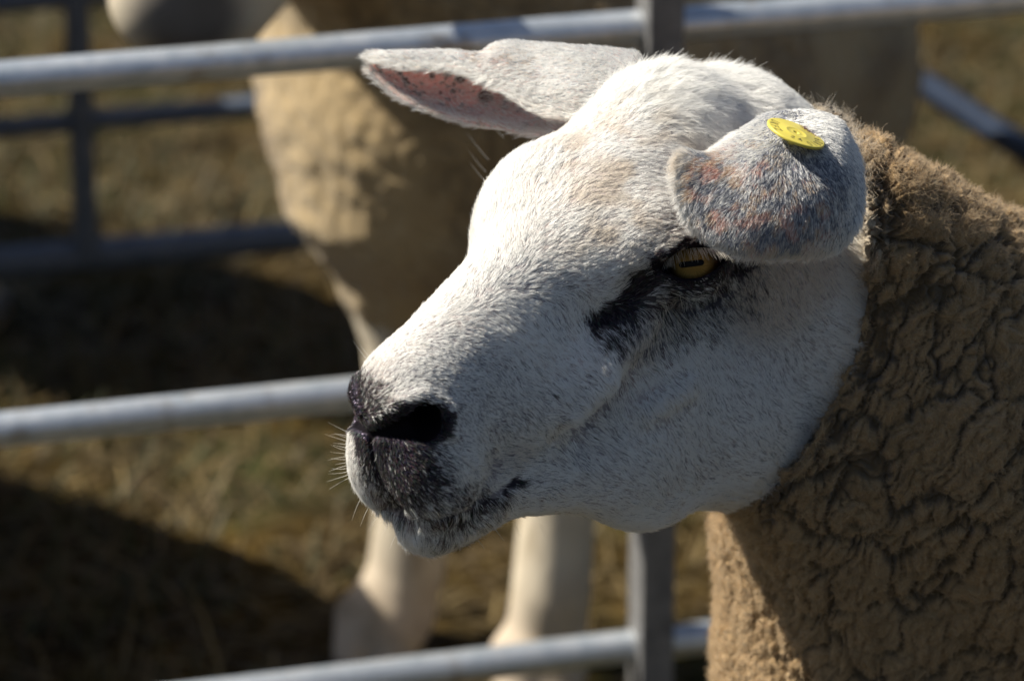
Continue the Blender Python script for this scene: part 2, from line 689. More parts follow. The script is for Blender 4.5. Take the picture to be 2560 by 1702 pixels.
def dark_map(x, y, w3):
    """how black the hair is, 0..1 (face only)"""
    n = fbm(w3 / 34., 3, 61)
    nn = fbm(w3 / 9., 3, 65)
    xx, yy = x + n * 24 + nn * 20, y + n * 24 - nn * 20
    d = 0
    mx = lambda a, b: np.maximum(a, b)
    d = mx(d, .86 * blob(xx, yy, [(985, 1140), (1020, 1180)], 44, 110))             # lip under the nostril
    d = mx(d, .55 * blob(xx, yy, [(1010, 1225), (1100, 1250), (1180, 1238)], 10, 60))
    d = mx(d, 1.0 * blob(xx, yy, [(920, 1082), (985, 1070), (1075, 1050)], 40, 40))   # round the nostril
    d = mx(d, .95 * blob(xx, yy, [(872, 945), (875, 1000), (900, 1070)], 18, 30))     # nose leather
    d = mx(d, .66 * blob(xx, yy, [(890, 975), (925, 1010)], 14, 70))
    d = mx(d, .42 * blob(xx, yy, [(1060, 1345), (1150, 1315), (1230, 1265)], 20, 50))   # chin
    d = mx(d, .75 * blob(xx, yy, [(905, 1222), (960, 1265), (1060, 1300), (1160, 1290), (1240, 1245), (1290, 1205)], 5, 12))
    d = mx(d, .99 * blob(xx, yy, [(1650, 672), (1600, 720), (1545, 775), (1500, 805)], 13, 34))   # tear line
    d = mx(d, .60 * blob(xx, yy, [(1700, 715), (1640, 760), (1575, 815), (1530, 840)], 18, 58))
    d = mx(d, .92 * blob(xx, yy, [(1690, 706), (1760, 700), (1825, 660), (1860, 645)], 10, 52))
    d = mx(d, .60 * blob(xx, yy, [(1720, 745), (1790, 720)], 20, 64))
    d = mx(d, .40 * blob(xx, yy, [(1600, 850), (1750, 800), (1850, 720)], 14, 80))
    d = mx(d, .85 * blob(xx, yy, [(1640, 665), (1680, 622), (1750, 606), (1820, 622), (1855, 650)], 9, 20))  # lids
    d = mx(d, .42 * blob(xx, yy, [(1690, 545), (1665, 600)], 10, 42))
    d = mx(d, .40 * blob(xx, yy, [(1640, 640), (1560, 690)], 14, 45))
    d = mx(d, .10 * blob(xx, yy, [(1150, 950), (1260, 1020), (1330, 1140)], 40, 90))
    d = d * (1 - .8 * blob(x, y, [(862, 1095), (866, 1150), (880, 1205)], 20, 12))
    d = d * (1 - .65 * blob(xx, yy, [(905, 1245), (960, 1300), (1040, 1340)], 20, 22))
    d = mx(d, .95 * blob(x, y, [(1380, 985)], 2, 5))
    return d


def grey_map(x, y, w3):
    """where bluish grey skin shows through thin hair"""
    n = fbm(w3 / 50., 3, 71)
    xx, yy = x + n * 60, y + n * 60
    g = .35 * blob(xx, yy, [(1120, 960), (1250, 1000), (1400, 1060)], 70, 90)
    g = np.maximum(g, .30 * blob(xx, yy, [(1300, 720), (1400, 740)], 50, 90))
    g = np.maximum(g, .38 * blob(xx, yy, [(1120, 1180), (1300, 1130), (1500, 1080)], 60, 110))
    g = np.maximum(g, .55 * blob(xx, yy, [(1640, 830), (1780, 780), (1860, 700)], 40, 90))
    g = np.maximum(g, .24 * blob(xx, yy, [(1600, 1100), (1850, 1000), (2000, 900)], 90, 160))
    return g


FLOW = np.array([
    # place in the view, direction in the view
    (880, 960, .6, -.8), (930, 890, .75, -.66), (1050, 830, .85, -.5), (1150, 800, .95, -.3), (1100, 900, .97, .1), (1000, 960, .9, -.45),
    (1180, 720, .3, -.95), (1120, 700, -.2, -1), (1200, 600, -.5, -.85), (1200, 500, -.8, -.6), (1230, 400, -.75, -.65), (1290, 320, -.5, -.85),
    (1300, 560, -.2, -.98), (1330, 460, .1, -1), (1400, 340, .3, -.95), (1500, 260, .6, -.8),
    (1300, 660, .5, -.85), (1400, 560, .7, -.7), (1500, 500, .95, -.3), (1620, 470, 1, -.05), (1480, 400, .8, -.6), (1600, 330, .95, -.3), (1600, 560, .95, -.35),
    (1400, 680, .95, -.1), (1500, 640, .9, -.4), (1580, 640, .6, -.8), (1640, 600, .8, -.6), (1750, 560, .9, .3), (1560, 700, .2, -.3),
    (1250, 800, .9, .45), (1350, 800, .6, .8), (1450, 760, .35, .94), (1200, 900, .9, .45), (1300, 930, .7, .7), (1400, 900, .55, .84), (1500, 880, .45, .9),
    (1600, 850, .1, 1), (1700, 800, .1, 1), (1780, 800, .35, .94), (1850, 720, .7, .7), (1900, 700, .35, .94), (1980, 720, .2, .98), (2080, 700, .5, .86),
    (1550, 1000, .62, .78), (1650, 980, .6, .8), (1750, 950, .55, .84), (1850, 900, .45, .9), (1950, 880, .4, .92), (2060, 880, .9, .45), (2100, 780, .95, .3),
    (1150, 1000, .85, .5), (1120, 1080, .95, .3), (1200, 1080, .85, .5), (1300, 1080, .85, .5), (1400, 1100, .8, .6), (1500, 1150, .8, .6), (1600, 1150, .75, .66),
    (1700, 1150, .7, .7), (1800, 1120, .7, .7), (1900, 1080, .7, .7), (2000, 1020, .9, .45), (1550, 1280, .9, .45), (1650, 1260, .9, .45), (1780, 1220, .95, .3),
    (1050, 1180, .8, .6), (1150, 1200, .9, .4), (1250, 1180, .9, .3), (980, 1180, .3, .95), (900, 1160, -.5, .86), (870, 1120, -.8, .5), (960, 1260, -.1, 1),
    (1000, 1320, -.1, 1), (1080, 1340, .1, 1), (1150, 1310, .35, .94), (1250, 1260, .8, .6), (1350, 1240, .9, .45), (1450, 1240, .9, .4), (1330, 1290, .9, .4),
    (1700, 200, .9, .3), (1800, 260, .9, .3), (1640, 170, .7, -.5), (1900, 270, .9, .4), (1760, 340, .6, .5), (1560, 200, .2, -.9), (1700, 400, .95, .1),
    (1500, 200, -.6, -.6), (1850, 330, .5, .8),
], dtype=float)
_fn = np.hypot(FLOW[:, 2], FLOW[:, 3])
FLOW[:, 2] /= _fn
FLOW[:, 3] /= _fn


def flow_at(x, y, table=FLOW, pw=2.6):
    dx = x[:, None] - table[None, :, 0]
    dy = y[:, None] - table[None, :, 1]
    w = 1 / (dx * dx + dy * dy + 900.) ** (pw / 2)
    fx = (w * table[None, :, 2]).sum(1)
    fy = (w * table[None, :, 3]).sum(1)
    m_ = np.hypot(fx, fy) + 1e-12
    return fx / m_, fy / m_


def sample_quads(v, q, weight, n):
    a, b, c, d = (v[q[:, k]] for k in range(4))
    ar = np.linalg.norm(np.cross(c - a, d - b), axis=1) * .5 * weight
    f = np.searchsorted(np.cumsum(ar), rng.random(n) * ar.sum())
    f = np.minimum(f, len(q) - 1)
    u, w = rng.random(n)[:, None], rng.random(n)[:, None]
    k = q[f]
    bl = lambda A: (A[k[:, 0]] * (1 - u) * (1 - w) + A[k[:, 1]] * u * (1 - w) + A[k[:, 2]] * u * w + A[k[:, 3]] * (1 - u) * w)
    return bl, f


# ------------------------------------------------------------------ materials of the animals
mk = NT('sheep_skin')
a = mk.n('ShaderNodeAttribute', attribute_name='col')
mk.l(mk.mix(.25, a.outputs['Color'], mk.ramp(mk.noise(900), [(.3, (.2, .17, .16)), (.7, (.8, .74, .7))]), 'MULTIPLY'), mk.b.inputs['Base Color'])
at = mk.n('ShaderNodeAttribute', attribute_name='wet')
mr = mk.n('ShaderNodeMapRange')
mk.l(at.outputs['Fac'], mr.inputs[0])
mr.inputs[3].default_value = .75
mr.inputs[4].default_value = .22
mk.l(mr.outputs[0], mk.b.inputs['Roughness'])
vo = mk.n('ShaderNodeTexVoronoi')
vo.inputs['Scale'].default_value = 520
mk.l(mk.pos(), vo.inputs['Vector'])
bm_ = mk.bump(vo.outputs['Distance'], .9, .0011)
mk.l(at.outputs['Fac'], bm_.inputs['Strength'])
mk.b.inputs['Specular Tint'].default_value = (.85, .68, 1.0, 1)
m2 = mk.n('ShaderNodeMapRange')
m2.inputs[3].default_value = .05
m2.inputs[4].default_value = .5
SKIN_SPEC = m2
mk.l(at.outputs['Fac'], m2.inputs[0])
mk.l(m2.outputs[0], mk.b.inputs['Specular IOR Level'])
th_ = mk.n('ShaderNodeAttribute', attribute_name='thin')
mk.l(th_.outputs['Fac'], mk.b.inputs['Subsurface Weight'])
mk.b.inputs['Subsurface Radius'].default_value = (1.0, .42, .34)
mk.b.inputs['Subsurface Scale'].default_value = .0045
SKIN = mk.m


def hair_mat(name, rough=.5, mixdiff=.6):
    h = NT(name)
    h.t.nodes.remove(h.b)
    a_ = h.n('ShaderNodeAttribute', attribute_name='col')
    hb = h.n('ShaderNodeBsdfHairPrincipled', model='CHIANG', parametrization='COLOR')
    hb.inputs['Roughness'].default_value = rough
    hb.inputs['Radial Roughness'].default_value = .55
    hb.inputs['Random Roughness'].default_value = .1
    df = h.n('ShaderNodeBsdfDiffuse')
    h.l(a_.outputs['Color'], hb.inputs['Color'])
    h.l(a_.outputs['Color'], df.inputs['Color'])
    mx = h.n('ShaderNodeMixShader')
    mx.inputs[0].default_value = mixdiff
    h.l(hb.outputs[0], mx.inputs[1])
    h.l(df.outputs[0], mx.inputs[2])
    h.l(mx.outputs[0], h.out.inputs['Surface'])
    return h.m


FUR = hair_mat('white_hair')
FUZZ = hair_mat('wool_fibre', .6, .6)

mw = NT('wool')
aw = mw.n('ShaderNodeAttribute', attribute_name='col')
mw.l(mw.mix(.35, aw.outputs['Color'], mw.ramp(mw.noise(420, 4, .65), [(.25, (.3, .27, .24)), (.75, (1, 1, 1))]), 'MULTIPLY'), mw.b.inputs['Base Color'])
mw.set(Roughness=.95, Sheen_Weight=.25, Sheen_Roughness=.6)
mw.b.inputs['Specular IOR Level'].default_value = .1
mw.bump(mw.noise(1300, 3, .6), .55, .0012)
WOOL = mw.m

# ------------------------------------------------------------------ the near sheep: skin with head, neck, ears
SHEEP_AT = Vector((PC(2500, 1500, -300)[0], PC(2500, 1500, -300)[1], 0))
sv, sq = polygonise(sheep_field, (-1000, -760, -1100), (1060, 880, 430), HEAD_H)
sv = relax(sv, sq, 1, .35)
ff_ = fleece_field(sv)
sv = sv - (normals(sv, sq) * (38 * sst(-ff_, 1, 22))[:, None])
sw = l2w(sv)
px, py, _d = proj(sw)
sn = normals(sw, sq)
# which ear a vertex belongs to
ear_id = np.zeros(len(sv), dtype=int)
ear_u = np.zeros(len(sv))
ear_v = np.zeros(len(sv))
ear_side = np.zeros(len(sv))
for e, ((kd, th, lo, hi), sh) in enumerate(zip(EARS, (far_sheet, near_sheet)), 1):
    nv = sh.shape[1]
    tu = np.gradient(sh, axis=0)
    tv = np.gradient(sh, axis=1)
    snm = np.cross(tu, tv).reshape(-1, 3)
    for i in np.nonzero(((sv > lo) & (sv < hi)).all(1))[0]:
        _, j, dist = kd.find(sv[i])
        if dist < th[j] + 7:
            ear_id[i] = e
            ear_u[i] = (j // nv) / (sh.shape[0] - 1)
            ear_v[i] = (j % nv) / (nv - 1)
            ear_side[i] = np.sign(snm[j] @ (sv[i] - sh.reshape(-1, 3)[j]))
print('skin', len(sv), 'far ear', (ear_id == 1).sum(), 'near ear', (ear_id == 2).sum())
# which side of each sheet is the hairy back: the one that looks away from the ear's hollow
cam_l = w2l(CAMP)
for e in (1, 2):
    m = ear_id == e
    toc = ((cam_l - sv) / np.linalg.norm(cam_l - sv, axis=1)[:, None] * (sn @ HB.T)).sum(1)
    mid = m & (np.abs(ear_v - .5) < .25) & (toc > .3)
    s_ = np.sign(np.median(ear_side[mid])) if mid.any() else 1
    print("ear", e, mid.sum(), s_)
    # far ear shows its hollow in the middle, near ear its back
    ear_side[m] *= s_ * (-1 if e == 1 else 1)          # +1 = back, -1 = hollow
face = ear_id == 0
dk = np.where(face, dark_map(px, py, sv), 0)
gy = np.where(face, grey_map(px, py, sv), 0)
nse = fbm(sv / 26., 3, 81)
nse2 = fbm(sv / 12., 3, 91)
skin = np.tile(np.array((.50, .43, .40)), (len(sv), 1))
mixc = lambda a, b, t: a * (1 - t[:, None]) + np.asarray(b) * t[:, None]
skin = mixc(skin, (.17, .175, .21), np.clip(gy * 1.6 + .25 * sst(nse, 0, .5), 0, 1) * face)
skin = mixc(skin, (.013, .011, .016), np.clip(dk * 1.25, 0, 1))
hol = (ear_id > 0) & (ear_side < 0)
spots = sst(nse2 + .35 * fbm(sv / 40., 2, 95), .22, .36)
for sx_, sy_, sr_ in ((1212, 241, 17), (1080, 190, 7), (1120, 182, 12), (1150, 196, 13), (1175, 186, 10), (1300, 248, 14), (1000, 184, 7), (1045, 176, 6)):
    spots = np.maximum(spots, blob(px, py, [(sx_, sy_)], sr_ * .7, sr_ * .6))
skin = np.where(hol[:, None], mixc(np.tile(np.array((.93, .54, .46)), (len(sv), 1)), (.08, .05, .05), spots * .9), skin)
bak = (ear_id > 0) & (ear_side > 0)
pinkb = sst(nse + .25 * nse2, -.12, .22) * blob(px + nse2 * 20, py + nse2 * 20, [(1760, 450), (1840, 530), (1900, 560), (1990, 560)], 45, 90)
pinkb = np.where(ear_id == 1, .8 * blob(px + nse2 * 20, py + nse2 * 20, [(1200, 145), (1250, 150)], 8, 26), pinkb)
rimw = np.maximum.reduce([1 - sst(ear_v, .03, .10), sst(ear_u, .90, .97) * (ear_id == 2)])
backc = mixc(np.tile(np.array((.16, .17, .21)), (len(sv), 1)), (.46, .27, .22), pinkb)
backc = np.where((ear_id == 1)[:, None], backc * .4 + .33, backc)
backc = mixc(backc, (.6, .56, .5), rimw)
skin = np.where(bak[:, None], backc, skin)
wet = np.maximum.reduce([blob(px, py, [(874, 960), (880, 1000), (895, 1060)], 8, 14), blob(px, py, [(985, 1135), (1010, 1160)], 20, 40), .9 * blob(px, py, [(1060, 1125)], 8, 20),
                         blob(px, py, [(902, 1090), (930, 1110)], 10, 18), blob(px, py, [(960, 1045), (1000, 1030)], 4, 16)]) * face
nostril_in = face & (full_head(sv + (sn @ HB.T) * 0) < 50) & (base_head(sv) < -7) & (dk > .5) & (seg2(px, py, [(930, 1082), (1000, 1075), (1070, 1050)]) < 70)
skin = np.where(nostril_in[:, None], np.array((.006, .005, .006)), skin)
wet = np.where(nostril_in, 0, wet)

sheep = mesh_obj('sheep', sw, sq, SKIN, None, skin)
wa = sheep.data.attributes.new('wet', 'FLOAT', 'POINT')
wa.data.foreach_set('value', wet.astype(f32))
ta = sheep.data.attributes.new('thin', 'FLOAT', 'POINT')
ta.data.foreach_set('value', (.7 * (ear_id == 1) * (1 - spots)).astype(f32))
tag(sheep, 'white faced sheep in front of the hurdle, yellow button tag in its ear', 'sheep')

# ------------------------------------------------------------------ its fleece
box = np.array([loc(x, y, c) for x in (1680, 2760) for y in (170, 1860) for c in (-1500, 300)])
blo, bhi = box.min(0), box.max(0)
fv, fq = polygonise(fleece_field, blo, bhi, FLEECE_H)
fn = normals(fv, fq)
fdis = wool_disp(fv)
chest_ = sst(proj(l2w(fv))[0] * -1, -2050, -1850) * sst(proj(l2w(fv))[1], 1250, 1330)
fc = (fv - CUT_C) @ CAMX.T
pf1, pf2, pid = worley(fc / 17., 51)
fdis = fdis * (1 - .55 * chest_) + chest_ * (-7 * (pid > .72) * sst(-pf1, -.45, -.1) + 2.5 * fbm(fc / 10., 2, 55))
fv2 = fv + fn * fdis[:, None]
fw = l2w(fv2)
fpx, fpy, _ = proj(fw)
tone = fbm(fv / 60., 3, 101)
fcol = np.tile(np.array((.40, .268, .132)), (len(fv), 1))
fcol = mixc(fcol, (.31, .205, .095), sst(tone, -.1, .5) * .7)
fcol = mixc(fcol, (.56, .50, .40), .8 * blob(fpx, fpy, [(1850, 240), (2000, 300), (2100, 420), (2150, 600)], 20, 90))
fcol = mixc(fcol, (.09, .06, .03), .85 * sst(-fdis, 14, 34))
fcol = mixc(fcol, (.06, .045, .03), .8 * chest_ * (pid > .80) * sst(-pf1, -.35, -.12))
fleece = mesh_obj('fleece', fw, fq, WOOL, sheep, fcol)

# rest of the body, out of the frame to the right: trunk and four legs
bd, be = l2w(CHEST[0]), l2w(NK[3][0])
bw = np.array([loc(x, y, c) for x in (2600, 5700) for y in (200, 2100) for c in (-3300, 300)])
tv_, tq_ = polygonise(lambda p: fleece_field(p) + 14, bw.min(0), bw.max(0), 22.)
_tx = proj(l2w(tv_))[0]
tq_ = tq_[(_tx[tq_] > 2690).all(1)]
mesh_obj('back_fleece', l2w(tv_) + normals(l2w(tv_), tq_) * (.004 * fbm(tv_ / 45., 3, 401))[:, None], tq_, WOOL, fleece, np.tile(np.array((.38, .26, .13)), (len(tv_), 1)))
ax_ = np.array((be[0] - bd[0], be[1] - bd[1], 0))
ax_ /= np.linalg.norm(ax_)
sd_ = np.array((-ax_[1], ax_[0], 0))
for along, side_ in ((.05, -.075), (.05, .075), (.66, -.085), (.66, .085)):
    top_ = np.array((bd[0], bd[1], .46)) + ax_ * along + sd_ * side_
    foot_ = np.array((top_[0], top_[1], .0))
    lp = [top_, top_ + ax_ * .012 - np.array((0, 0, .20)), foot_ + np.array((0, 0, .09)), foot_ - ax_ * .025 + np.array((0, 0, .022))]
    lv, lq = polygonise(lambda p: smax(chain(p, lp, [.075, .034, .029, .034]), -(p[:, 2] + .012), .01), np.minimum(top_, foot_) - .1, np.maximum(top_, foot_) + .1, .008)
    mesh_obj('leg', lv, lq, SKIN, sheep, np.tile(np.array((.6, .54, .45)), (len(lv), 1)))


# ------------------------------------------------------------------ short hair of the face and ears
def groom():
    toc = ((CAMP - sw) / np.linalg.norm(CAMP - sw, axis=1)[:, None] * sn).sum(1)
    vw = sst(toc, -.55, -.05)
    inside = ff_ < -10
    vw = np.where(inside, 0, vw)
    vw = np.where(nostril_in, 0, vw)
    # no hair inside the eye opening or on wet leather
    lid, u, v_, w_, up, lo = lid_field(np.stack([sv[:, 0], fold_l(sv[:, 1]), sv[:, 2]], 1))
    vw = np.where((lid < 5) & (w_ > 0), 0, vw)
    vw = vw * (1 - .55 * wet)
    vw = vw * (1 - .85 * blob(px, py, [(912, 1216), (940, 1247), (1000, 1279), (1080, 1294), (1160, 1278), (1235, 1238), (1288, 1200)], 5, 8) * face)
    dens = np.ones(len(sv))
    rimv = (ear_v < .08) | (ear_v > .92) | ((ear_id == 1) & (ear_u < .06))
    dens = np.where(hol & ~rimv, .28 + .6 * sst(ear_v, .62, .85), dens)
    vq = vw[sq].mean(1) * dens[sq].mean(1)
    bl, fi = sample_quads(sw, sq, vq, N_HAIR)
    p = bl(sw)
    nn = bl(sn)
    nn /= np.linalg.norm(nn, axis=1, keepdims=True)
    k0 = sq[fi, rng.integers(0, 4, len(fi))]
    eid, es, eu, ev = ear_id[k0], ear_side[k0], ear_u[k0], ear_v[k0]
    pl = w2l(p)
    x, y, _ = proj(p)
    d_ = dark_map(x, y, pl)
    g_ = grey_map(x, y, pl)
    fx, fy = flow_at(x, y)
    # ears
    e1_ = eid == 1
    fx = np.where(e1_, -.95, fx)
    fy = np.where(e1_, np.where(es < 0, -.25, -.05 + .3 * (eu - .5)), fy)
    e2_ = eid == 2
    nf = np.array([(1750, 420, -.9, .2), (1800, 480, -.6, .8), (1900, 420, -.3, .95), (1990, 420, .1, 1), (2080, 400, .35, .94), (2130, 480, .1, 1), (2100, 560, -.3, .95), (1990, 560, -.3, .95), (1880, 580, -.5, .86), (1780, 560, -.6, .8), (1700, 440, -.9, .3), (2040, 330, .6, .6), (1860, 370, -.4, .9), (1930, 330, -.2, .9)])
    gx, gy2 = flow_at(x, y, nf)
    fx = np.where(e2_, gx, fx)
    fy = np.where(e2_, gy2, fy)
    wob = fbm(pl / 60., 2, 111) * .55 + fbm(pl / 14., 2, 112) * .30
    ca, sa = np.cos(wob), np.sin(wob)
    fx, fy = fx * ca - fy * sa, fx * sa + fy * ca
    d3 = fx[:, None] * RGT - fy[:, None] * UPV
    d3 = d3 + .07 * rng.normal(size=d3.shape)
    t3 = d3 - nn * (d3 * nn).sum(1, keepdims=True)
    ln = np.linalg.norm(t3, axis=1, keepdims=True)
    t3 = t3 / np.maximum(ln, 1e-6)
    # lengths in drawing units
    L = 23 + 4 * fbm(pl / 60., 2, 121)
    L = L * (1 - .45 * blob(x, y, [(930, 900), (1000, 960), (1150, 960)], 60, 160))
    L = L * (1 - .55 * blob(x, y, [(880, 970), (930, 1080), (1000, 1150)], 60, 70))
    L = L * (1 + .35 * blob(x, y, [(1250, 380), (1200, 560)], 60, 120))
    colr = blob(x, y, [(2150, 620), (2130, 880), (2055, 1120), (1910, 1240), (1800, 1275)], 16, 60) * (eid == 0)
    L = L * (1 + .8 * colr)
    poll = blob(x, y, [(1580, 190), (1700, 230), (1850, 280)], 50, 90) * (eid == 0)
    L = L * (1 + .9 * poll)
    L = L * (1 + .5 * blob(x, y, [(1000, 1330), (1100, 1360)], 40, 60))
    L = np.where(eid > 0, np.where(es > 0, 17, 14), L)
    rim = (eid > 0) & ((ev < .07) | (ev > .96) | ((eid == 1) & (eu < .07)) | ((eid == 2) & (eu > .93)))
    L = np.where(rim, 28, L)
    L = np.maximum(L, 13) * (.65 + .7 * rng.random(len(L)))
    lid, u, v_, w_, up, lo = lid_field(np.stack([pl[:, 0], fold_l(pl[:, 1]), pl[:, 2]], 1))
    nearlid = (1 - sst(lid, 4, 40)) * (w_ > 0)
    L = L * (1 - .75 * nearlid)
    lift = .10 + .11 * rng.random(len(L)) ** 1.5 + .16 * poll
    lift = lift + .14 * colr
    lift = np.where(eid > 0, .16 + .2 * rng.random(len(L)), lift)
    lift = lift + .25 * (1 - sst(L, 10, 20))
    lift = lift * (1 - .45 * nearlid)
    m = 4
    s_ = np.linspace(0, 1, m)
    curl = rng.normal(size=(len(L), 3)) * .10 + nn * (-.06)
    curl = np.where((poll > .3)[:, None], curl * 2.5, curl)
    dirn = t3 * np.cos(lift)[:, None] + nn * np.sin(lift)[:, None]
    # tufts: hair roots lean to a shared point
    tuft = np.stack([fbm(pl / 9., 1, 131), fbm(pl / 9., 1, 132), fbm(pl / 9., 1, 133)], 1) @ HB
    dirn = dirn + tuft * np.where(poll > .3, .3, .15)[:, None]
    dirn /= np.linalg.norm(dirn, axis=1, keepdims=True)
    pts = p[:, None, :] + (L * S)[:, None, None] * (s_[None, :, None] * dirn[:, None, :] + (s_ ** 2)[None, :, None] * curl[:, None, :])
    # locks: each hair's tip leans to the tip of the nearest lock
    ng = N_HAIR // 6
    gi = rng.permutation(len(p))[:ng]
    kg = kdtree.KDTree(ng)
    for k, i in enumerate(gi):
        kg.insert(p[i], k)
    kg.balance()
    near = gi[np.fromiter((kg.find(x)[1] for x in p), dtype=int, count=len(p))]
    same = ((nn * nn[near]).sum(1) > .5) & (eid == eid[near])
    amt = np.where(same, .28 + .25 * rng.random(len(p)), 0)
    amt = np.where(np.linalg.norm(p - p[near], axis=1) < 26 * S, amt, 0)
    tgt = pts[near] + (p - p[near])[:, None, :] * .30
    ss = (s_ ** 1.2)[None, :, None] * amt[:, None, None]
    pts = pts * (1 - ss) + tgt * ss
    lock = np.abs(np.modf(np.sin(near * 12.9898) * 43758.5453)[0])
    pts = pts - (nn * .0002)[:, None, :] * (1 - s_)[None, :, None]
    # colours
    r_ = np.clip(.5 * lock + .5 * rng.random(len(L)) + .0, 0, 1)
    isdark = r_ < np.clip(d_ * 1.0 - .02, 0, .96) * (eid == 0)
    c = np.tile(np.array((.93, .915, .875)), (len(L), 1))
    c = c * (1 + .10 * (rng.random(len(L)) - .5) + .09 * (lock - .6))[:, None]
    warm = blob(x, y, [(1500, 450), (1600, 420), (1550, 560)], 70, 160) * sst(fbm(pl / 70., 2, 141), -.3, .5)
    warm = np.maximum(warm, .9 * blob(x, y, [(1930, 650), (2000, 680), (1900, 760)], 40, 100))
    warm = np.maximum(warm, .7 * blob(x, y, [(1660, 780), (1600, 860)], 20, 60))
    warm = np.maximum(warm, .6 * blob(x, y, [(1300, 1130), (1250, 1160)], 12, 40))
    c = mixc(c, (.66, .52, .36), np.maximum(warm * .55, colr * .55 * rng.random(len(L))))
    gz_ = (rng.random(len(L)) < .14) * .22 * rng.random(len(L))
    blk = np.stack([.018 + .06 * rng.random(len(L)) ** 3 + gz_, .016 + .05 * rng.random(len(L)) ** 3 + gz_ * .95, .02 + .045 * rng.random(len(L)) ** 3 + gz_ * .9], 1)
    stray = (.45 * np.modf(lock * 7.31)[0] + .55 * rng.random(len(L)) < .04 + .06 * sst(y + .35 * x, 1050, 1350) + .16 * g_) & (eid == 0)
    c = np.where((isdark | stray)[:, None], blk, c)
    # near ear's back: grey and pink patches with white tips mixed in
    nz = fbm(pl / 26., 3, 81)
    nz2 = fbm(pl / 12., 3, 91)
    pk = sst(nz + .25 * nz2, -.12, .22) * blob(x + nz2 * 20, y + nz2 * 20, [(1770, 440), (1850, 440), (1840, 530), (1900, 560), (1990, 560)], 60, 90)
    earblk = np.array((.19, .205, .25)) * (.5 + .9 * rng.random(len(L)))[:, None]
    earpk = np.where((vnoise(pl / 40., 171) > -.1)[:, None], np.array((.60, .44, .30)), np.array((.56, .32, .27))) * (.7 + .5 * rng.random(len(L)))[:, None]
    ec_ = np.where((rng.random(len(L)) < pk)[:, None], earpk, earblk)
    core = blob(x + nz * 30, y + nz * 30, [(1740, 440), (1800, 500), (1880, 560), (2010, 540), (2060, 460), (1960, 430)], 48, 60)
    rimk = np.maximum(1 - sst(ev, .03, .11), sst(eu, .90, .98))
    frac = (1 - rimk) * np.where(e2_ & (es > 0), .12 + .62 * core * sst(nz2 + .25 + pk * .3, -.35, .3), 0)
    c = np.where((rng.random(len(L)) < frac)[:, None], ec_, c)
    f1_ = np.where(e1_ & (es > 0), .07 + .45 * blob(x, y, [(1190, 140), (1260, 150), (1330, 170)], 10, 40) * sst(nz2, -.2, .3), 0)
    c = np.where((rng.random(len(L)) < f1_)[:, None], np.where((rng.random(len(L)) < .5)[:, None], earpk * 1.2, earblk), c)
    c = np.where((hol_k := (eid > 0) & (es < 0))[:, None] & (rng.random(len(L)) < .15)[:, None], earpk, c)
    blood = blob(x, y, [(1990, 322), (2022, 338)], 6, 8) * e2_
    c = np.where((rng.random(len(L)) < blood)[:, None], np.array((.06, .025, .045)), c)
    rad0 = np.where(hol_k, .00007, .000088)
    rad = rad0[:, None] * (1 - .75 * s_ ** 2)[None, :] * np.ones((len(L), 1))
    return pts, rad, c


hp, hr, hcol = groom()
curve_obj('fur', hp, hr, FUR, sheep, hcol)


# ------------------------------------------------------------------ curly fibres of the fleece
def fuzz():
    toc = ((CAMP - fw) / np.linalg.norm(CAMP - fw, axis=1)[:, None] * fn2).sum(1)
    vw = sst(toc, -.6, -.1) * sst(fpx * -1, -2720, -2660) * sst(fdis, -26, -6)
    bl, fi = sample_quads(fw, fq, vw[fq].mean(1), N_FUZZ)
    p, nn = bl(fw), bl(fn2)
    nn /= np.linalg.norm(nn, axis=1, keepdims=True)
    x, y, _ = proj(p)
    pl = w2l(p)
    cc = bl(fcol)
    n_ = len(p)
    top = blob(x, y, [(1800, 215), (2000, 290), (2200, 430), (2400, 560)], 25, 60)
    edge = blob(x, y, [(2050, 275), (2150, 450), (2145, 650), (2125, 880), (2050, 1130), (1900, 1250), (1800, 1285)], 14, 40)
    L = (12 + 17 * rng.random(n_) ** 2) * (1 + 1.0 * top + .5 * edge) * S
    tf = np.stack([fbm(pl / 16., 1, 151), fbm(pl / 16., 1, 152), fbm(pl / 16., 1, 153)], 1) @ HB
    t3 = rng.normal(size=(n_, 3)) * .5 + tf * 2.2
    t3 -= nn * (t3 * nn).sum(1, keepdims=True)
    t3 /= np.linalg.norm(t3, axis=1, keepdims=True)
    b3 = np.cross(nn, t3)
    m = 6
    s_ = np.linspace(0, 1, m)
    ph = rng.random(n_) * 6.28
    tw = rng.choice([-1, 1], n_) * (3.5 + 3 * rng.random(n_))
    ang = ph[:, None] + tw[:, None] * s_[None]
    lift = .35 + .4 * rng.random(n_)
    dirn = t3 * np.cos(lift)[:, None] + nn * np.sin(lift)[:, None]
    amp = (.16 * L)[:, None] * s_[None] ** .5
    pts = p[:, None, :] + L[:, None, None] * s_[None, :, None] * dirn[:, None, :] + amp[:, :, None] * (np.cos(ang)[:, :, None] * b3[:, None, :] + np.sin(ang)[:, :, None] * nn[:, None, :])
    rad = .00010 * (1 - .6 * s_)[None] * np.ones((n_, 1))
    c = cc * (.85 + .5 * rng.random(n_))[:, None] + .03
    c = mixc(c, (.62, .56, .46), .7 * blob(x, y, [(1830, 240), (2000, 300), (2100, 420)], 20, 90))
    return pts, rad, np.clip(c, 0, .85)


fn2 = normals(fw, fq)
up_, ur_, uc_ = fuzz()
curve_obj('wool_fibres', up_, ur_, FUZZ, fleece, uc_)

# ------------------------------------------------------------------ eyes
me_ = NT('eye')
tc = me_.n('ShaderNodeTexCoord')
sp = me_.n('ShaderNodeSeparateXYZ')
me_.l(tc.outputs['Object'], sp.inputs[0])


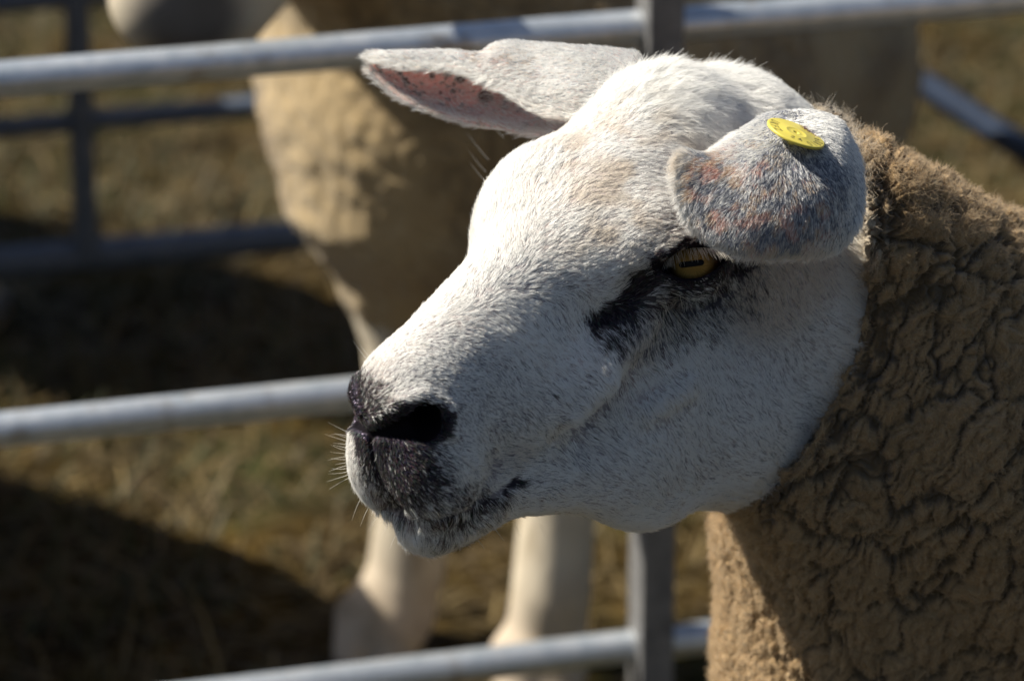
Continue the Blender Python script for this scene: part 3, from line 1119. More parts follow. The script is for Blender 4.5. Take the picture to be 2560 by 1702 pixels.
def math_(nt, op, a_, b_=None, c_=None):
    x_ = nt.n('ShaderNodeMath', operation=op)
    for i_, v_ in enumerate((a_, b_, c_)):
        if v_ is None:
            continue
        if isinstance(v_, (int, float)):
            x_.inputs[i_].default_value = v_
        else:
            nt.l(v_, x_.inputs[i_])
    return x_.outputs[0]


RE = EYE_R * S
ux = math_(me_, 'MULTIPLY', sp.outputs[0], 1 / RE)
uy = math_(me_, 'MULTIPLY', sp.outputs[1], 1 / RE)
rr = math_(me_, 'SQRT', math_(me_, 'ADD', math_(me_, 'MULTIPLY', ux, ux), math_(me_, 'MULTIPLY', uy, uy)))
an = math_(me_, 'ARCTAN2', uy, ux)
cv = me_.n('ShaderNodeCombineXYZ')
me_.l(math_(me_, 'MULTIPLY', an, 9.0), cv.inputs[0])
me_.l(math_(me_, 'MULTIPLY', rr, 2.0), cv.inputs[1])
strk = me_.noise(1.6, 4, .6, cv.outputs[0])
iris = me_.ramp(strk, [(.3, (.20, .11, .025)), (.7, (.38, .23, .065))])
iris = me_.mix(me_.ramp(rr, [(.5, (0, 0, 0)), (.80, (1, 1, 1))]), iris, (.05, .025, .008))
# slot pupil
qx = math_(me_, 'MULTIPLY', math_(me_, 'MAXIMUM', math_(me_, 'SUBTRACT', math_(me_, 'ABSOLUTE', ux), .34), 0.0), 1.0)
qy = math_(me_, 'ABSOLUTE', uy)
pd = math_(me_, 'SQRT', math_(me_, 'ADD', math_(me_, 'MULTIPLY', qx, qx), math_(me_, 'MULTIPLY', qy, qy)))
pm = me_.ramp(pd, [(.100, (1, 1, 1)), (.118, (0, 0, 0))])
bw = me_.n('ShaderNodeRGBToBW')
me_.l(pm, bw.inputs[0])
ccol = me_.mix(bw.outputs[0], iris, (.006, .005, .006))
ccol = me_.mix(me_.ramp(rr, [(.83, (0, 0, 0)), (.88, (1, 1, 1))]), ccol, (.03, .022, .02))
me_.l(ccol, me_.b.inputs['Base Color'])
me_.b.inputs['Specular IOR Level'].default_value = .06
me_.set(Roughness=.3, Coat_Weight=.03, Coat_Roughness=.1)


def make_eye(side):
    c_ = EYE.copy()
    c_[1] *= side if side > 0 else side / FAR
    mesh = bpy.data.meshes.new('eye')
    b_ = bmesh.new()
    bmesh.ops.create_uvsphere(b_, u_segments=64, v_segments=48, radius=RE)
    for v_ in b_.verts:            # the cornea stands out a little
        k_ = max(0.0, v_.co.z / RE - .55) / .45
        v_.co.z += RE * .05 * k_ ** 1.2
    for f_ in b_.faces:
        f_.smooth = True
    b_.to_mesh(mesh)
    b_.free()
    mesh.materials.append(me_.m)
    o_ = bpy.data.objects.new('eye', mesh)
    COL.objects.link(o_)
    gz = np.array((EYE_GAZE[0], EYE_GAZE[1] * side, EYE_GAZE[2]))
    z_ = Vector(gz @ HB).normalized()
    xr = Vector((np.array(e1) * (1, side, 1)) @ HB)
    x_ = (xr - z_ * xr.dot(z_)).normalized()
    y_ = z_.cross(x_)
    mt = Matrix((x_, y_, z_)).transposed().to_4x4()
    mt.translation = Vector(l2w(c_))
    o_.matrix_world = mt
    o_.parent = sheep
    return o_


EYE_GAZE = w2l(PC(1716, 650, 0) - FWD * .5) - w2l(PC(1728, 656, 0) - FWD * .0)
EYE_GAZE = (surf(1722, 664) - EYE)
EYE_GAZE = EYE_GAZE / np.linalg.norm(EYE_GAZE) + .25 * (cam_l - EYE) / np.linalg.norm(cam_l - EYE)
make_eye(1)
make_eye(-1)


# ------------------------------------------------------------------ lashes and whiskers
def strands(specs, m=8):
    pts, rad, col = [], [], []
    for root, d0, L, bend, r0, c in specs:
        s_ = np.linspace(0, 1, m)[:, None]
        d0 = np.asarray(d0) / np.linalg.norm(d0)
        pts.append(np.asarray(root) + L * S * (s_ * d0 + s_ ** 2 * np.asarray(bend)))
        rad.append(r0 * (1 - .8 * s_[:, 0] ** 1.5))
        col.append(c)
    return np.array(pts), np.array(rad), np.array(col)


sp_ = []
for sd in (1, -1):
    for k in range(115):
        u = -58 + 132 * rng.random()
        up = 34 * (1 - np.clip(abs(u - 4) / 84, 0, 1) ** 2.0) + .03 * u
        fl = np.array((1, sd if sd > 0 else sd / FAR, 1))
        root = EYE + e1 * u + e2 * (up + 3 + 3 * rng.random()) + eN * math.sqrt(max(0, (EYE_R + 13) ** 2 - up * up - u * u * .8))
        d_ = e1 * (.25 + .010 * u + .22 * rng.normal()) - e2 * (.45 + .2 * rng.random()) + eN * (.75 + .25 * rng.random())
        be_ = -e2 * (.30 + .25 * rng.random()) - eN * .12
        sp_.append((l2w(root * fl), (d_ * fl) @ HB, 20 + 20 * rng.random(), (be_ * fl) @ HB, .00013, (.88, .82, .72)))
a_, b_, c_ = strands(sp_)
curve_obj('eyelashes', a_, b_, FUR, sheep, c_)

sp_ = []


def whisk(x, y, dx, dy, dn, L, bx=0, by=0, col=(.8, .77, .7), r=.00012):
    p_ = surf(x, y, full_head)
    w_ = l2w(p_)
    e_ = 3.
    g_ = np.array([full_head((p_ + np.eye(3)[k] * e_)[None])[0] - full_head((p_ - np.eye(3)[k] * e_)[None])[0] for k in range(3)])
    n_ = (g_ / (np.linalg.norm(g_) + 1e-9)) @ HB
    d_ = dx * RGT - dy * UPV
    d_ = d_ - n_ * (d_ @ n_) * .6
    sp_.append((w_, d_ + n_ * dn, L, bx * RGT - by * UPV, r, col))


for k in range(16):                                    # far lip
    t = k / 15
    whisk(868 + 14 * abs(t - .5) + 8 * rng.random(), 1085 + 105 * t, -1, -.35 + .75 * t, .3, 34 + 34 * rng.random(), 0, .15 * rng.normal())
for x, y in ((905, 1240), (925, 1262), (945, 1285), (975, 1305), (1000, 1318), (1180, 1330), (1230, 1312), (1290, 1306), (1350, 1310)):
    whisk(x, y, -.5 if x < 1050 else .6, .8, .4, 36 + 30 * rng.random(), .1, .1)
for x, y, L in ((1140, 1168, 75), (1230, 1195, 70), (1160, 1232, 60), (1100, 1260, 55), (1240, 1240, 60), (1060, 1250, 45), (1020, 1262, 40), (990, 1250, 40), (1180, 1150, 45)):
    whisk(x, y, .85, .45, .35, L, .0, .22)
for x, y, dx, dy, L in ((1655, 790, .3, 1, 95), (1680, 775, .25, 1, 150), (1690, 770, .45, .9, 130), (1725, 770, .5, .85, 120), (1745, 765, .3, .95, 150),
                        (1770, 790, .6, .8, 110), (1800, 740, .8, .6, 90), (1830, 720, .85, .5, 75), (1660, 740, .05, 1, 60), (1700, 735, .05, 1, 55)):
    whisk(x, y, dx, dy, .35, L, .25, .05, (.82, .74, .58), .00013)
for x, y, L in ((1222, 400, 80), (1215, 430, 70), (1260, 345, 85), (1330, 290, 45), (1210, 450, 50), (1275, 330, 60), (935, 905, 46), (928, 910, 60), (1205, 520, 26), (1196, 600, 26)):
    whisk(x, y, -.7, -.75, .5, L, -.05, -.2, (.8, .78, .72), .0001)
whisk(1650, 600, -.9, -.1, .5, 60, 0, .15)
a_, b_, c_ = strands(sp_)
curve_obj('whiskers', a_, b_, FUR, sheep, c_)
# ------------------------------------------------------------------ the ground of the pen: dry grass and straw
gm = NT('dry_grass_ground')
gp = gm.pos()
n1 = gm.noise(2.6, 4, .6, gp)
n2 = gm.noise(11, 5, .65, gp)
n3 = gm.noise(55, 4, .7, gp)
gcol = gm.ramp(n2, [(.30, (.012, .008, .002)), (.48, (.038, .025, .007)), (.62, (.085, .054, .014)), (.75, (.15, .10, .031))])
gcol = gm.mix(gm.ramp(n1, [(.48, (0, 0, 0)), (.66, (1, 1, 1))]), gcol, (.038, .042, .012))
gcol = gm.mix(.55, gcol, gm.ramp(n3, [(.3, (.35, .32, .28)), (.7, (1, 1, 1))]), 'MULTIPLY')
gm.l(gcol, gm.b.inputs['Base Color'])
gm.set(Roughness=.95)
gm.b.inputs['Specular IOR Level'].default_value = .1
gm.bump(n3, .6, .02)


def axis_pts(lo, hi, step, far):
    a_ = list(np.arange(lo, hi, step))
    o_, s_ = [], step
    x_ = hi
    while x_ < far:
        o_.append(x_)
        s_ *= 1.35
        x_ += s_
    o_.append(far)
    i_, s_ = [], step
    x_ = lo - step
    while x_ > -far:
        i_.append(x_)
        s_ *= 1.35
        x_ -= s_
    i_.append(-far)
    return np.array(i_[::-1] + a_ + o_)


gx_, gy_ = axis_pts(-1.6, 1.9, .03, 150.), axis_pts(2.4, 6.6, .03, 150.)
X, Y = np.meshgrid(gx_, gy_, indexing='ij')
gpts = np.stack([X.ravel(), Y.ravel(), 0 * X.ravel()], 1)
nearw = sst(-np.abs(gpts[:, 0] - .1), -6, -2.5) * sst(-np.abs(gpts[:, 1] - 4.4), -7, -2.8)
gpts[:, 2] = nearw * (.018 * fbm(gpts * 5.3, 3, 201) + .010 * fbm(gpts * 23., 2, 205)) - .018
nx_, ny_ = len(gx_), len(gy_)
ii = (np.arange(nx_ - 1)[:, None] * ny_ + np.arange(ny_ - 1)[None]).ravel()
ground = mesh_obj('ground', gpts, np.stack([ii, ii + ny_, ii + ny_ + 1, ii + 1], 1), gm.m)
tag(ground, kind='structure')


def blades(name, n, xr, yr, lmin, lmax, wid, tilt, cols, seed, keep=None):
    g_ = np.random.default_rng(seed)
    x_ = g_.uniform(*xr, n)
    y_ = g_.uniform(*yr, n)
    p_ = np.stack([x_, y_, 0 * x_], 1)
    if keep is not None:
        k_ = keep(p_, g_)
        p_ = p_[k_]
    n = len(p_)
    L_ = g_.uniform(lmin, lmax, n)
    az = g_.uniform(0, 2 * np.pi, n)
    el = np.abs(g_.normal(tilt[0], tilt[1], n))
    d_ = np.stack([np.cos(az) * np.cos(el), np.sin(az) * np.cos(el), np.sin(el)], 1)
    s_ = np.stack([-np.sin(az), np.cos(az), 0 * az], 1) * (wid * g_.uniform(.6, 1.3, n))[:, None]
    nrm = np.cross(d_, s_)
    nrm /= np.linalg.norm(nrm, axis=1, keepdims=True)
    p_[:, 2] = .018 * fbm(p_ * 5.3, 3, 201) - .016
    bend = g_.normal(0, .12, n)[:, None] * nrm * L_[:, None]
    a_ = p_ - s_
    b_ = p_ + s_
    m_ = p_ + d_ * (L_ * .55)[:, None] + bend * .4
    t_ = p_ + d_ * L_[:, None] + bend * np.array((1, 1, 0)) - np.array((0, 0, 1)) * (L_ * .18 * np.cos(el))[:, None]
    v_ = np.stack([a_, b_, m_ + s_ * .8, m_ - s_ * .8, t_ + s_ * .12, t_ - s_ * .12], 1).reshape(-1, 3)
    i_ = np.arange(n) * 6
    q_ = np.concatenate([np.stack([i_, i_ + 1, i_ + 2, i_ + 3], 1), np.stack([i_ + 3, i_ + 2, i_ + 4, i_ + 5], 1)])
    c_ = np.array(cols)[g_.integers(0, len(cols), n)] * g_.uniform(.6, 1.25, n)[:, None]
    o_ = mesh_obj(name, v_, q_, BLADE, None, np.repeat(c_, 6, axis=0), smooth=False)
    return tag(o_, kind='stuff')


bl_ = NT('grass_blade')
ba = bl_.n('ShaderNodeAttribute', attribute_name='col')
bl_.l(ba.outputs['Color'], bl_.b.inputs['Base Color'])
bl_.set(Roughness=.7)
BLADE = bl_.m
blades('straw', 26000, (-1.3, 1.7), (2.75, 6.4), .03, .13, .0016, (.16, .22), [(.12, .080, .024), (.085, .054, .015), (.18, .128, .050), (.055, .034, .010)], 31)
blades('grass', 26000, (-1.3, 1.7), (2.75, 6.4), .02, .07, .0016, (.95, .3), [(.042, .050, .013), (.06, .058, .018), (.03, .036, .009), (.09, .07, .028)], 33,
       lambda p_, g_: fbm(p_ * 2.1, 2, 211) + .25 * g_.normal(size=len(p_)) > -.02)

# ------------------------------------------------------------------ galvanised hurdles
zm = NT('galvanised_steel')
zp = zm.pos()
zc = zm.ramp(zm.noise(60, 4, .65, zp), [(.3, (.48, .54, .60)), (.55, (.62, .66, .71)), (.75, (.74, .76, .78))])
zc = zm.mix(zm.ramp(zm.noise(14, 5, .7, zp), [(.60, (0, 0, 0)), (.72, (1, 1, 1))]), zc, (.30, .24, .18))
zm.l(zc, zm.b.inputs['Base Color'])
zm.set(Metallic=.70, Roughness=.42)
zr = zm.n('ShaderNodeMapRange')
zm.l(zm.noise(35, 3, .6, zp), zr.inputs[0])
zr.inputs[3].default_value = .30
zr.inputs[4].default_value = .55
zm.l(zr.outputs[0], zm.b.inputs['Roughness'])
zm.bump(zm.noise(180, 3, .6, zp), .15, .001)
ZINC = zm.m
dm = NT('shaded_zinc')  # zinc darkened in its base colour for the shaded front of the upright
dm.l(dm.ramp(dm.noise(45, 4, .65, dm.pos()), [(.3, (.12, .12, .125)), (.75, (.25, .245, .24))]), dm.b.inputs['Base Color'])
dm.set(Metallic=.2, Roughness=.6)
SHADED_ZINC = dm.m
om = NT('blue_grey_steel')  # darker, bluer base colour than the front hurdle's rails
op = om.pos()
om.l(om.ramp(om.noise(40, 4, .65, op), [(.3, (.060, .085, .13)), (.6, (.10, .13, .19)), (.78, (.15, .17, .20))]), om.b.inputs['Base Color'])
om.set(Metallic=.15, Roughness=.6)
om.bump(om.noise(150, 3, .6, op), .2, .001)
BLUE_GREY = om.m
bm2 = NT('dark_blue_steel')  # very dark blue base colour for the side hurdle
bm2.l(bm2.ramp(bm2.noise(40, 4, .65, bm2.pos()), [(.3, (.004, .010, .026)), (.7, (.009, .020, .046))]), bm2.b.inputs['Base Color'])
bm2.set(Roughness=.6)
bm2.b.inputs['Specular IOR Level'].default_value = .25
BLUE = bm2.m


def tube(name, a_, b_, r_, mat, parent, seg=28, rings=10):
    a_, b_ = np.array(a_, dtype=float), np.array(b_, dtype=float)
    ax = (b_ - a_) / np.linalg.norm(b_ - a_)
    up = np.array((0, 0, 1.)) if abs(ax[2]) < .9 else np.array((1., 0, 0))
    s1 = np.cross(ax, up)
    s1 /= np.linalg.norm(s1)
    s2 = np.cross(ax, s1)
    th_ = np.linspace(0, 2 * np.pi, seg, endpoint=False)
    circ = np.cos(th_)[:, None] * s1 + np.sin(th_)[:, None] * s2
    t_ = np.linspace(0, 1, rings)
    sag = -.0012 * np.sin(t_ * np.pi)
    cen = a_ + (b_ - a_) * t_[:, None] + np.array((0, 0, 1.)) * sag[:, None]
    v_ = (cen[:, None] + circ[None] * r_).reshape(-1, 3)
    q_ = []
    for k in range(rings - 1):
        for j in range(seg):
            q_.append((k * seg + j, k * seg + (j + 1) % seg, (k + 1) * seg + (j + 1) % seg, (k + 1) * seg + j))
    v_ = np.concatenate([v_, cen[:1] - ax * r_ * .25, cen[-1:] + ax * r_ * .25])
    n0 = rings * seg
    for j in range(seg):
        q_.append((n0, (j + 1) % seg, j, j))
        q_.append((n0 + 1, (rings - 1) * seg + j, (rings - 1) * seg + (j + 1) % seg, (rings - 1) * seg + (j + 1) % seg))
    # tri ends stay tris
    me_t = bpy.data.meshes.new(name)
    me_t.from_pydata([tuple(x) for x in v_], [], [tuple(dict.fromkeys(f)) for f in q_])
    for p_ in me_t.polygons:
        p_.use_smooth = True
    me_t.materials.append(mat)
    o_ = bpy.data.objects.new(name, me_t)
    COL.objects.link(o_)
    o_.parent = parent
    o_.matrix_parent_inverse = parent.matrix_basis.inverted()
    return o_


def bar(name, cen, dirx, wx, wy, z0, z1, mat, parent, bev=.003):
    """upright box section: dirx along the hurdle, bevelled"""
    dx_ = np.array((dirx[0], dirx[1], 0.))
    dy_ = np.array((-dirx[1], dirx[0], 0.))
    b_ = bmesh.new()
    bmesh.ops.create_cube(b_, size=1)
    for v_ in b_.verts:
        w_ = np.array(cen) + dx_ * v_.co.x * wx + dy_ * v_.co.y * wy
        v_.co = (w_[0], w_[1], z0 if v_.co.z < 0 else z1)
    bmesh.ops.bevel(b_, geom=b_.edges[:], offset=bev, segments=2, affect='EDGES', profile=.6)
    me_b = bpy.data.meshes.new(name)
    b_.to_mesh(me_b)
    b_.free()
    me_b.materials.append(mat)
    o_ = bpy.data.objects.new(name, me_b)
    COL.objects.link(o_)
    o_.parent = parent
    o_.matrix_parent_inverse = parent.matrix_basis.inverted()
    return o_


def PY(x, y, wy):
    r_ = FWD + (x - 1280) * KPX * RGT + (851 - y) * KPX * UPV
    return CAMP + r_ * (wy / r_[1])


PHI = math.radians(15)
HD = np.array((math.cos(PHI), math.sin(PHI), 0))


def hurdle_pt(base, t, z):
    q_ = np.array((base[0], base[1], 0.)) + HD * t
    return np.array((q_[0], q_[1], z))


def on_plane(base, x, y):
    """place in the view -> (t, z) on the hurdle's upright plane"""
    r_ = FWD + (x - 1280) * KPX * RGT + (851 - y) * KPX * UPV
    n_ = np.array((-HD[1], HD[0], 0))
    w_ = CAMP + r_ * ((np.array((base[0], base[1], 0)) - CAMP) @ n_ / (r_ @ n_))
    return (w_ - np.array((base[0], base[1], 0))) @ HD, w_[2]


HB0 = (0.0, 2.9)
nh = empty('hurdle', (HB0[0] - .9, HB0[1] - .24, 0))
tag(nh, 'pale galvanised hurdle with thick round rails directly behind the sheep head', 'hurdle')
rails = [on_plane(HB0, 1200, 98)[1], on_plane(HB0, 400, 1030)[1], on_plane(HB0, 1200, 1656)[1]]
pt_, _ = on_plane(HB0, 1636, 600)
print('near rails z', rails, 'bar t', pt_)
for z_ in rails + [rails[0] + .24]:
    tube('rail', hurdle_pt(HB0, -1.15, z_), hurdle_pt(HB0, 1.0, z_), .0136, ZINC, nh)
nrm_ = np.array((HD[1], -HD[0], 0))
bar('upright', hurdle_pt(HB0, pt_, 0) + nrm_ * .006, HD, .0285, .040, rails[2] - .06, rails[0] + .27, SHADED_ZINC, nh)
for t_ in (-1.15, 1.0):
    tube('end_post', hurdle_pt(HB0, t_, -.01), hurdle_pt(HB0, t_, rails[0] + .30), .0165, ZINC, nh)

HB1 = (-.37, 3.95)
bh = empty('hurdle', (HB1[0], HB1[1], 0))
tag(bh, 'dark blue grey hurdle at the far side of the pen', 'hurdle')
r2 = [on_plane(HB1, 300, 628)[1], on_plane(HB1, 300, 293)[1]]
z3 = r2[1] + .135
rad2 = (.0172, .0115, .0115, .0115)
pt2, _ = on_plane(HB1, 205, 400)
for z_, r_ in zip(r2 + [z3, z3 + .16], rad2):
    tube('rail', hurdle_pt(HB1, -1.0, z_), hurdle_pt(HB1, .66, z_), r_, BLUE_GREY, bh)
bar('upright', hurdle_pt(HB1, pt2, 0) + nrm_ * .004, HD, .023, .03, r2[0], z3 + .18, BLUE_GREY, bh)
for t_ in (-1.0, .66):
    tube('end_post', hurdle_pt(HB1, t_, -.01), hurdle_pt(HB1, t_, z3 + .22), .015, BLUE_GREY, bh)

ra_, rb_ = PZ(2330, 222, .26), PZ(2560, 372, .26)
sdv = (rb_ - ra_) / np.linalg.norm(rb_ - ra_)
sh_ = empty('hurdle', (ra_[0], ra_[1], 0))
tag(sh_, 'dark blue side hurdle slanting away behind the sheep at the upper right', 'hurdle')
s0, s1_ = ra_ - sdv * .32, rb_ + sdv * .9
for dz in (0, .17, .36):
    tube('rail', s0 + np.array((0, 0, dz)), s1_ + np.array((0, 0, dz)), .0135, BLUE, sh_)
for q_ in (s0, s1_):
    tube('end_post', (q_[0], q_[1], -.01), (q_[0], q_[1], .68), .015, BLUE, sh_)

# ------------------------------------------------------------------ the sheep behind the hurdle
YL, YR = 3.20, 3.10
leg_l = [PY(1040, 560, YL + .02), PY(1015, 880, YL), PY(1035, 1240, YL), PY(1015, 1430, YL - .005), PY(985, 1500, YL - .012), PY(960, 1545, YL - .02)]
leg_r = [PY(1440, 640, YR + .06), PY(1420, 950, YR + .03), PY(1392, 1300, YR + .01), PY(1378, 1480, YR), PY(1362, 1590, YR), PY(1350, 1640, YR - .01)]
leg_rad = [.085, .037, .0330, .0345, .0345, .036]
TR = [(PY(1195, 185, 3.26), .19), (PY(1480, 180, 3.45), .212), (PY(1790, 150, 3.68), .198)]
CH = [(PY(1110, 330, 3.24), .13), (PY(1070, 500, 3.21), .075), (PY(1040, 620, 3.21), .05)]
NKR = [(PY(1210, 80, 3.30), .15), (PY(930, -150, 3.22), .088), (PY(720, -330, 3.08), .068)]
HDR = [(PY(650, -380, 3.00), .076), (PY(470, -50, 2.95), .054), (PY(425, -10, 2.94), .048), (PY(445, 70, 2.94), .031)]
back_l = [TR[2][0] + np.array((.05, .06, -.1)), TR[2][0] + np.array((.10, .10, -.26)), np.array((TR[2][0][0] + .06, TR[2][0][1] + .10, .06))]
back_r = [TR[2][0] + np.array((-.02, -.09, -.1)), TR[2][0] + np.array((.05, -.11, -.26)), np.array((TR[2][0][0] + .0, TR[2][0][1] - .11, .06))]


def rear_skin(p):
    d = chain(p, leg_l, leg_rad)
    d = np.minimum(d, chain(p, leg_r, leg_rad))
    d = smin(d, chain(p, back_l, [.09, .045, .035]), .02)
    d = smin(d, chain(p, back_r, [.09, .045, .035]), .02)
    for L_, dr in ((leg_l, (-.016, -.036, -.028)), (leg_r, (-.006, -.05, -.03))):
        for sx_ in (-.018, .018):
            d = smin(d, cone(p, L_[-1] + np.array((sx_, .0, 0)), L_[-1] + np.array((sx_ + dr[0], dr[1], dr[2] - .012)), .027, .012), .010)
    d = smin(d, chain(p, [x[0] for x in TR], [x[1] - .03 for x in TR]), .05)
    d = smin(d, chain(p, [x[0] for x in NKR], [x[1] - .02 for x in NKR]), .05)
    hd_ = chain(p, [x[0] for x in HDR], [x[1] for x in HDR])
    hd_ = smin(hd_, chain(p, [HDR[0][0] + np.array((.02, -.02, -.05)), HDR[2][0] + np.array((.03, 0, -.03))], [.045, .028]), .03)
    d = smin(d, hd_, .04)
    er = HDR[0][0]
    for s_ in (-1, 1):
        e0 = er + np.array((.02, s_ * .06, .05))
        d = smin(d, ell(p, e0 + np.array((.02, s_ * .06, 0)), (.03, .07, .018)), .015)
    d = smax(d, -chain(p, [HDR[2][0] + np.array((-.035, -.03, -.045)), HDR[2][0] + np.array((.03, -.05, -.05)), HDR[2][0] + np.array((.09, -.045, -.02))], [.004] * 3), .012)
    return d


def rear_wool(p):
    d = chain(p, [x[0] for x in TR], [x[1] for x in TR])
    d = smin(d, chain(p, [x[0] for x in CH], [x[1] for x in CH]), .06)
    d = smin(d, chain(p, [x[0] for x in NKR], [x[1] for x in NKR]), .06)
    d = smin(d, cone(p, leg_l[0], leg_l[0] + (leg_l[1] - leg_l[0]) * .45, .10, .055), .05)
    d = smin(d, cone(p, leg_r[0], leg_r[0] + (leg_r[1] - leg_r[0]) * .45, .10, .055), .05)
    d = smin(d, ell(p, back_l[0], (.13, .11, .16)), .06)
    d = smin(d, ell(p, back_r[0], (.13, .11, .16)), .06)
    return d


allp = np.array([x[0] for x in TR + CH + NKR + HDR] + leg_l + leg_r)
rlo, rhi = allp.min(0) - .3, allp.max(0) + .3
rlo[2] = -.03
rv, rq = polygonise(rear_skin, rlo, rhi, .006)
rpx, rpy, _ = proj(rv)
muz = 1 - sst(np.linalg.norm(rv - (HDR[2][0] + np.array((.018, -.045, -.004))), axis=1), .024, .066)
rc = np.tile(np.array((.62, .55, .43)), (len(rv), 1))
rc = mixc(rc, (.05, .05, .06), muz * .85)
rc = mixc(rc, (.42, .31, .24), .5 * sst(-rv[:, 2], -.12, -.02))
rc = mixc(rc, (.30, .24, .16), .55 * sst(fbm(rv * np.array((60, 60, 22)), 3, 303), .05, .45) * sst(-rv[:, 2], -.45, -.1))
rc = rc * (1 + .22 * fbm(rv * 40, 3, 301))[:, None]
rear = mesh_obj('sheep', rv, rq, SKIN, None, rc)
tag(rear, 'tan fleeced sheep standing blurred behind the hurdle, its muzzle cut off at the top', 'sheep')
rwv, rwq = polygonise(rear_wool, rlo, rhi, .0045)
rwn = normals(rwv, rwq)
rf1, rf2, rid = worley(rwv / np.array((.017, .017, .026)) + .4 * np.stack([fbm(rwv * 12, 2, 3), fbm(rwv * 12, 2, 4), fbm(rwv * 12, 2, 5)], 1), 311)
rn = fbm(rwv * 9, 3, 305)
rh1, rh2, _r = worley(rwv / .008 + 3.3, 321)
rwv2 = rwv + rwn * (.002 * (.5 - rh1) + .0028 * fbm(rwv * 70, 3, 323) + (.0022 * (.5 - rf1) - .0020 * np.exp(-((rf2 - rf1) / .15) ** 2)) * sst(rn, -.4, .2) + .005 * rn)[:, None]
rwc = np.tile(np.array((.47, .340, .170)), (len(rwv), 1))
rwc = mixc(rwc, (.31, .21, .10), sst(rn, -.15, .4) * .8)
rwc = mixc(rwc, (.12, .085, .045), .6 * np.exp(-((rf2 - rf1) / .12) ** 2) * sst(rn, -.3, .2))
rfl = mesh_obj('fleece', rwv2, rwq, WOOL, rear, rwc)
hoofm = NT('hoof_horn').set(Base_Color=(.10, .075, .055, 1), Roughness=.5).m
for L_, dr in ((leg_l, (-.016, -.036, -.028)), (leg_r, (-.006, -.05, -.03))):
    for sx_ in (-.018, .018):
        c0 = L_[-1] + np.array((sx_ + dr[0] * .9, dr[1] * .9, dr[2] - .014))
        c1 = L_[-1] + np.array((sx_ + dr[0] * 1.5, dr[1] * 1.3, dr[2] - .030))
        hv, hq = polygonise(lambda p: smax(cone(p, c0, c1, .021, .015), -(p[:, 2] + .012), .004), np.minimum(c0, c1) - .04, np.maximum(c0, c1) + .04, .004)
        mesh_obj('hoof', hv, hq, hoofm, rear)
eye_m = NT('dark_eye').set(Base_Color=(.03, .02, .012, 1), Roughness=.15).m
for s_ in (-1, 1):
    b_ = bmesh.new()
    bmesh.ops.create_uvsphere(b_, u_segments=20, v_segments=14, radius=.013)
    me_s = bpy.data.meshes.new('eye')
    b_.to_mesh(me_s)
    b_.free()
    me_s.materials.append(eye_m)
    o_ = bpy.data.objects.new('eye', me_s)
    COL.objects.link(o_)
    o_.location = HDR[0][0] * .7 + HDR[1][0] * .3 + np.array((.0, s_ * .068, .03))
    o_.parent = rear


def copy_tree(o, parent=None):
    c = o.copy()
    COL.objects.link(c)
    if parent is not None:
        c.parent = parent
    for ch in [k for k in o.children]:
        copy_tree(ch, c)
    return c


# ------------------------------------------------------------------ the button tag in the near ear
ym = NT('yellow_plastic')
ym.l(ym.mix(ym.ramp(ym.noise(300, 3), [(.4, (0, 0, 0)), (.75, (1, 1, 1))]), (.68, .57, .09), (.60, .49, .09)), ym.b.inputs['Base Color'])
ym.set(Roughness=.42)
ym.b.inputs['Subsurface Weight'].default_value = .12
ym.b.inputs['Subsurface Radius'].default_value = (.003, .002, .0005)
im_ = NT('laser_print').set(Base_Color=(.075, .065, .02, 1), Roughness=.7).m
TAGC = l2w(surf(1980, 356, sheep_field))
tn = cam2w(.365, .86, .355)
tn /= np.linalg.norm(tn)
TAGC = TAGC + tn * .0060
tx = RGT * math.cos(math.radians(20)) - UPV * math.sin(math.radians(20))
tx -= tn * (tx @ tn)
tx /= np.linalg.norm(tx)
ty = np.cross(tn, tx)
tagrot = Matrix((Vector(tx), Vector(ty), Vector(tn))).transposed().to_4x4()
tagrot.translation = Vector(TAGC)
tg = bpy.data.objects.new('ear_tag', None)
tg.empty_display_size = .02
COL.objects.link(tg)
tg.matrix_world = tagrot
tag(tg, 'round yellow plastic button tag with printed number on the near ear', 'ear tag')
R_ = 75 * S


def lathe(name, prof, mat, parent, seg=72):
    v_, q_ = [], []
    for r_, z_ in prof:
        for k in range(seg):
            a_ = 2 * math.pi * k / seg
            v_.append((r_ * math.cos(a_), r_ * math.sin(a_), z_))
    for i_ in range(len(prof) - 1):
        for k in range(seg):
            q_.append((i_ * seg + k, i_ * seg + (k + 1) % seg, (i_ + 1) * seg + (k + 1) % seg, (i_ + 1) * seg + k))
    q_.append(tuple(range(seg))[::-1])
    q_.append(tuple(range((len(prof) - 1) * seg, len(prof) * seg)))
    me_l = bpy.data.meshes.new(name)
    me_l.from_pydata(v_, [], q_)
    for p_ in me_l.polygons:
        p_.use_smooth = len(p_.vertices) == 4
    me_l.materials.append(mat)
    o_ = bpy.data.objects.new(name, me_l)
    COL.objects.link(o_)
    o_.parent = parent
    return o_


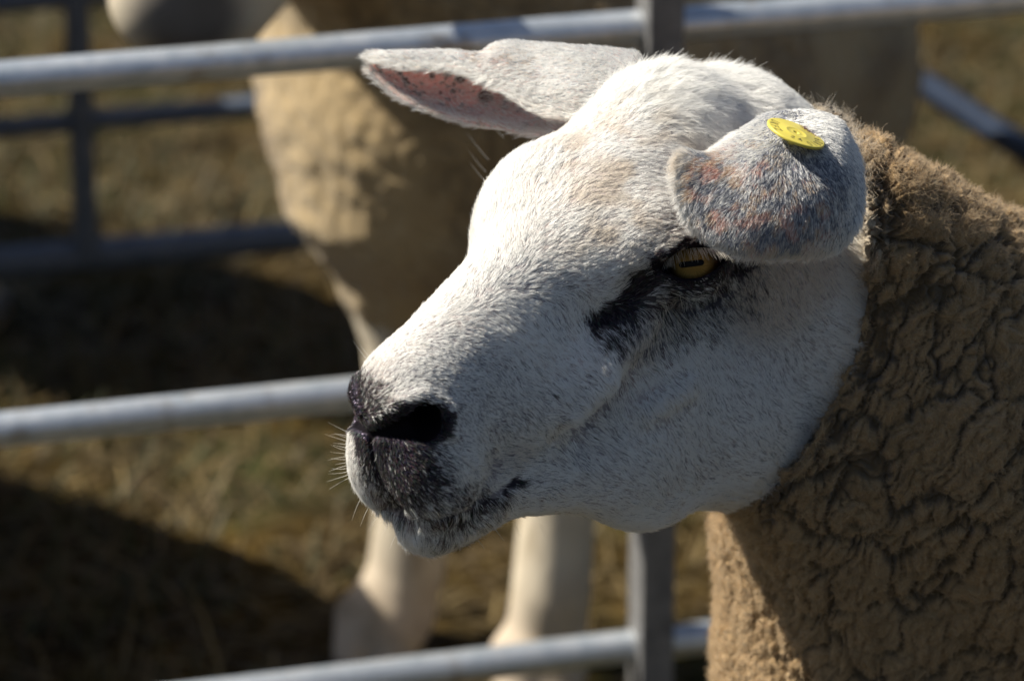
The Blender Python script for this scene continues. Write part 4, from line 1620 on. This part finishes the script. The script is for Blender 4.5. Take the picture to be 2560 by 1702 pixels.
T_ = .0019
mm_ = .001
lathe('disc', [(.001, -T_), (R_ * .5, -T_), (R_ - .8 * mm_, -T_), (R_ - .2 * mm_, -T_ + .3 * mm_), (R_, -T_ + .8 * mm_), (R_, -.5 * mm_), (R_ - .25 * mm_, -.1 * mm_), (R_ - .7 * mm_, 0),
               (R_ * .40, 0), (R_ * .37, .25 * mm_), (R_ * .33, .25 * mm_), (R_ * .30, 0), (R_ * .14, 0), (R_ * .12, .1 * mm_), (R_ * .085, -.2 * mm_), (R_ * .07, -1.2 * mm_), (.0002, -1.3 * mm_)], ym.m, tg)
lathe('stem', [(.0022, -.012), (.0022, -T_)], ym.m, tg, 24)
lathe('back_stud', [(.004, -.016), (.010, -.016), (.0105, -.0145), (.0100, -.013), (.003, -.012)], ym.m, tg, 40)


def lettering():
    vs, fs = [], []

    def put(ch, ang, rad, hgt, wid):
        cu = bpy.data.curves.new('glyph', 'FONT')
        cu.body = ch
        cu.size = 1.0
        cu.align_x = 'CENTER'
        cu.extrude = 0
        cu.offset = .006
        ob_ = bpy.data.objects.new('glyph', cu)
        COL.objects.link(ob_)
        dg = bpy.context.evaluated_depsgraph_get()
        m_ = bpy.data.meshes.new_from_object(ob_.evaluated_get(dg))
        bpy.data.objects.remove(ob_)
        bpy.data.curves.remove(cu)
        i0 = len(vs)
        a_ = math.radians(ang)
        er = np.array((math.cos(a_), math.sin(a_)))     # outwards; tops of the figures point to the middle
        et = np.array((-er[1], er[0]))
        for v_ in m_.vertices:
            q_ = er * (rad - v_.co.y * hgt) + et * v_.co.x * wid
            vs.append((q_[0], q_[1], .00006))
        for p_ in m_.polygons:
            fs.append(tuple(i0 + k for k in p_.vertices))
        bpy.data.meshes.remove(m_)
    for k, ch in enumerate('UKFZ'):
        put(ch, 166 + k * 17.5, R_ * .92, R_ * .42, R_ * .30)
    for k, ch in enumerate('24'):
        put(ch, 262 + k * 23, R_ * .74, R_ * .36, R_ * .34)
    for k, ch in enumerate('01809'):
        put(ch, 309 + k * 16, R_ * .93, R_ * .42, R_ * .28)
    me_g = bpy.data.meshes.new('lettering')
    me_g.from_pydata(vs, [], fs)
    me_g.materials.append(im_)
    o_ = bpy.data.objects.new('lettering', me_g)
    COL.objects.link(o_)
    o_.parent = tg


lettering()

# unseen sheep copies added past the left edge to shade the straw in view
piv = Vector(TR[1][0])
piv.z = 0
for where, turn, lb in SIDE:
    side = copy_tree(rear)
    side.matrix_world = Matrix.Translation(Vector(where)) @ Matrix.Rotation(math.radians(turn), 4, 'Z') @ Matrix.Translation(-piv)
    side['label'] = lb
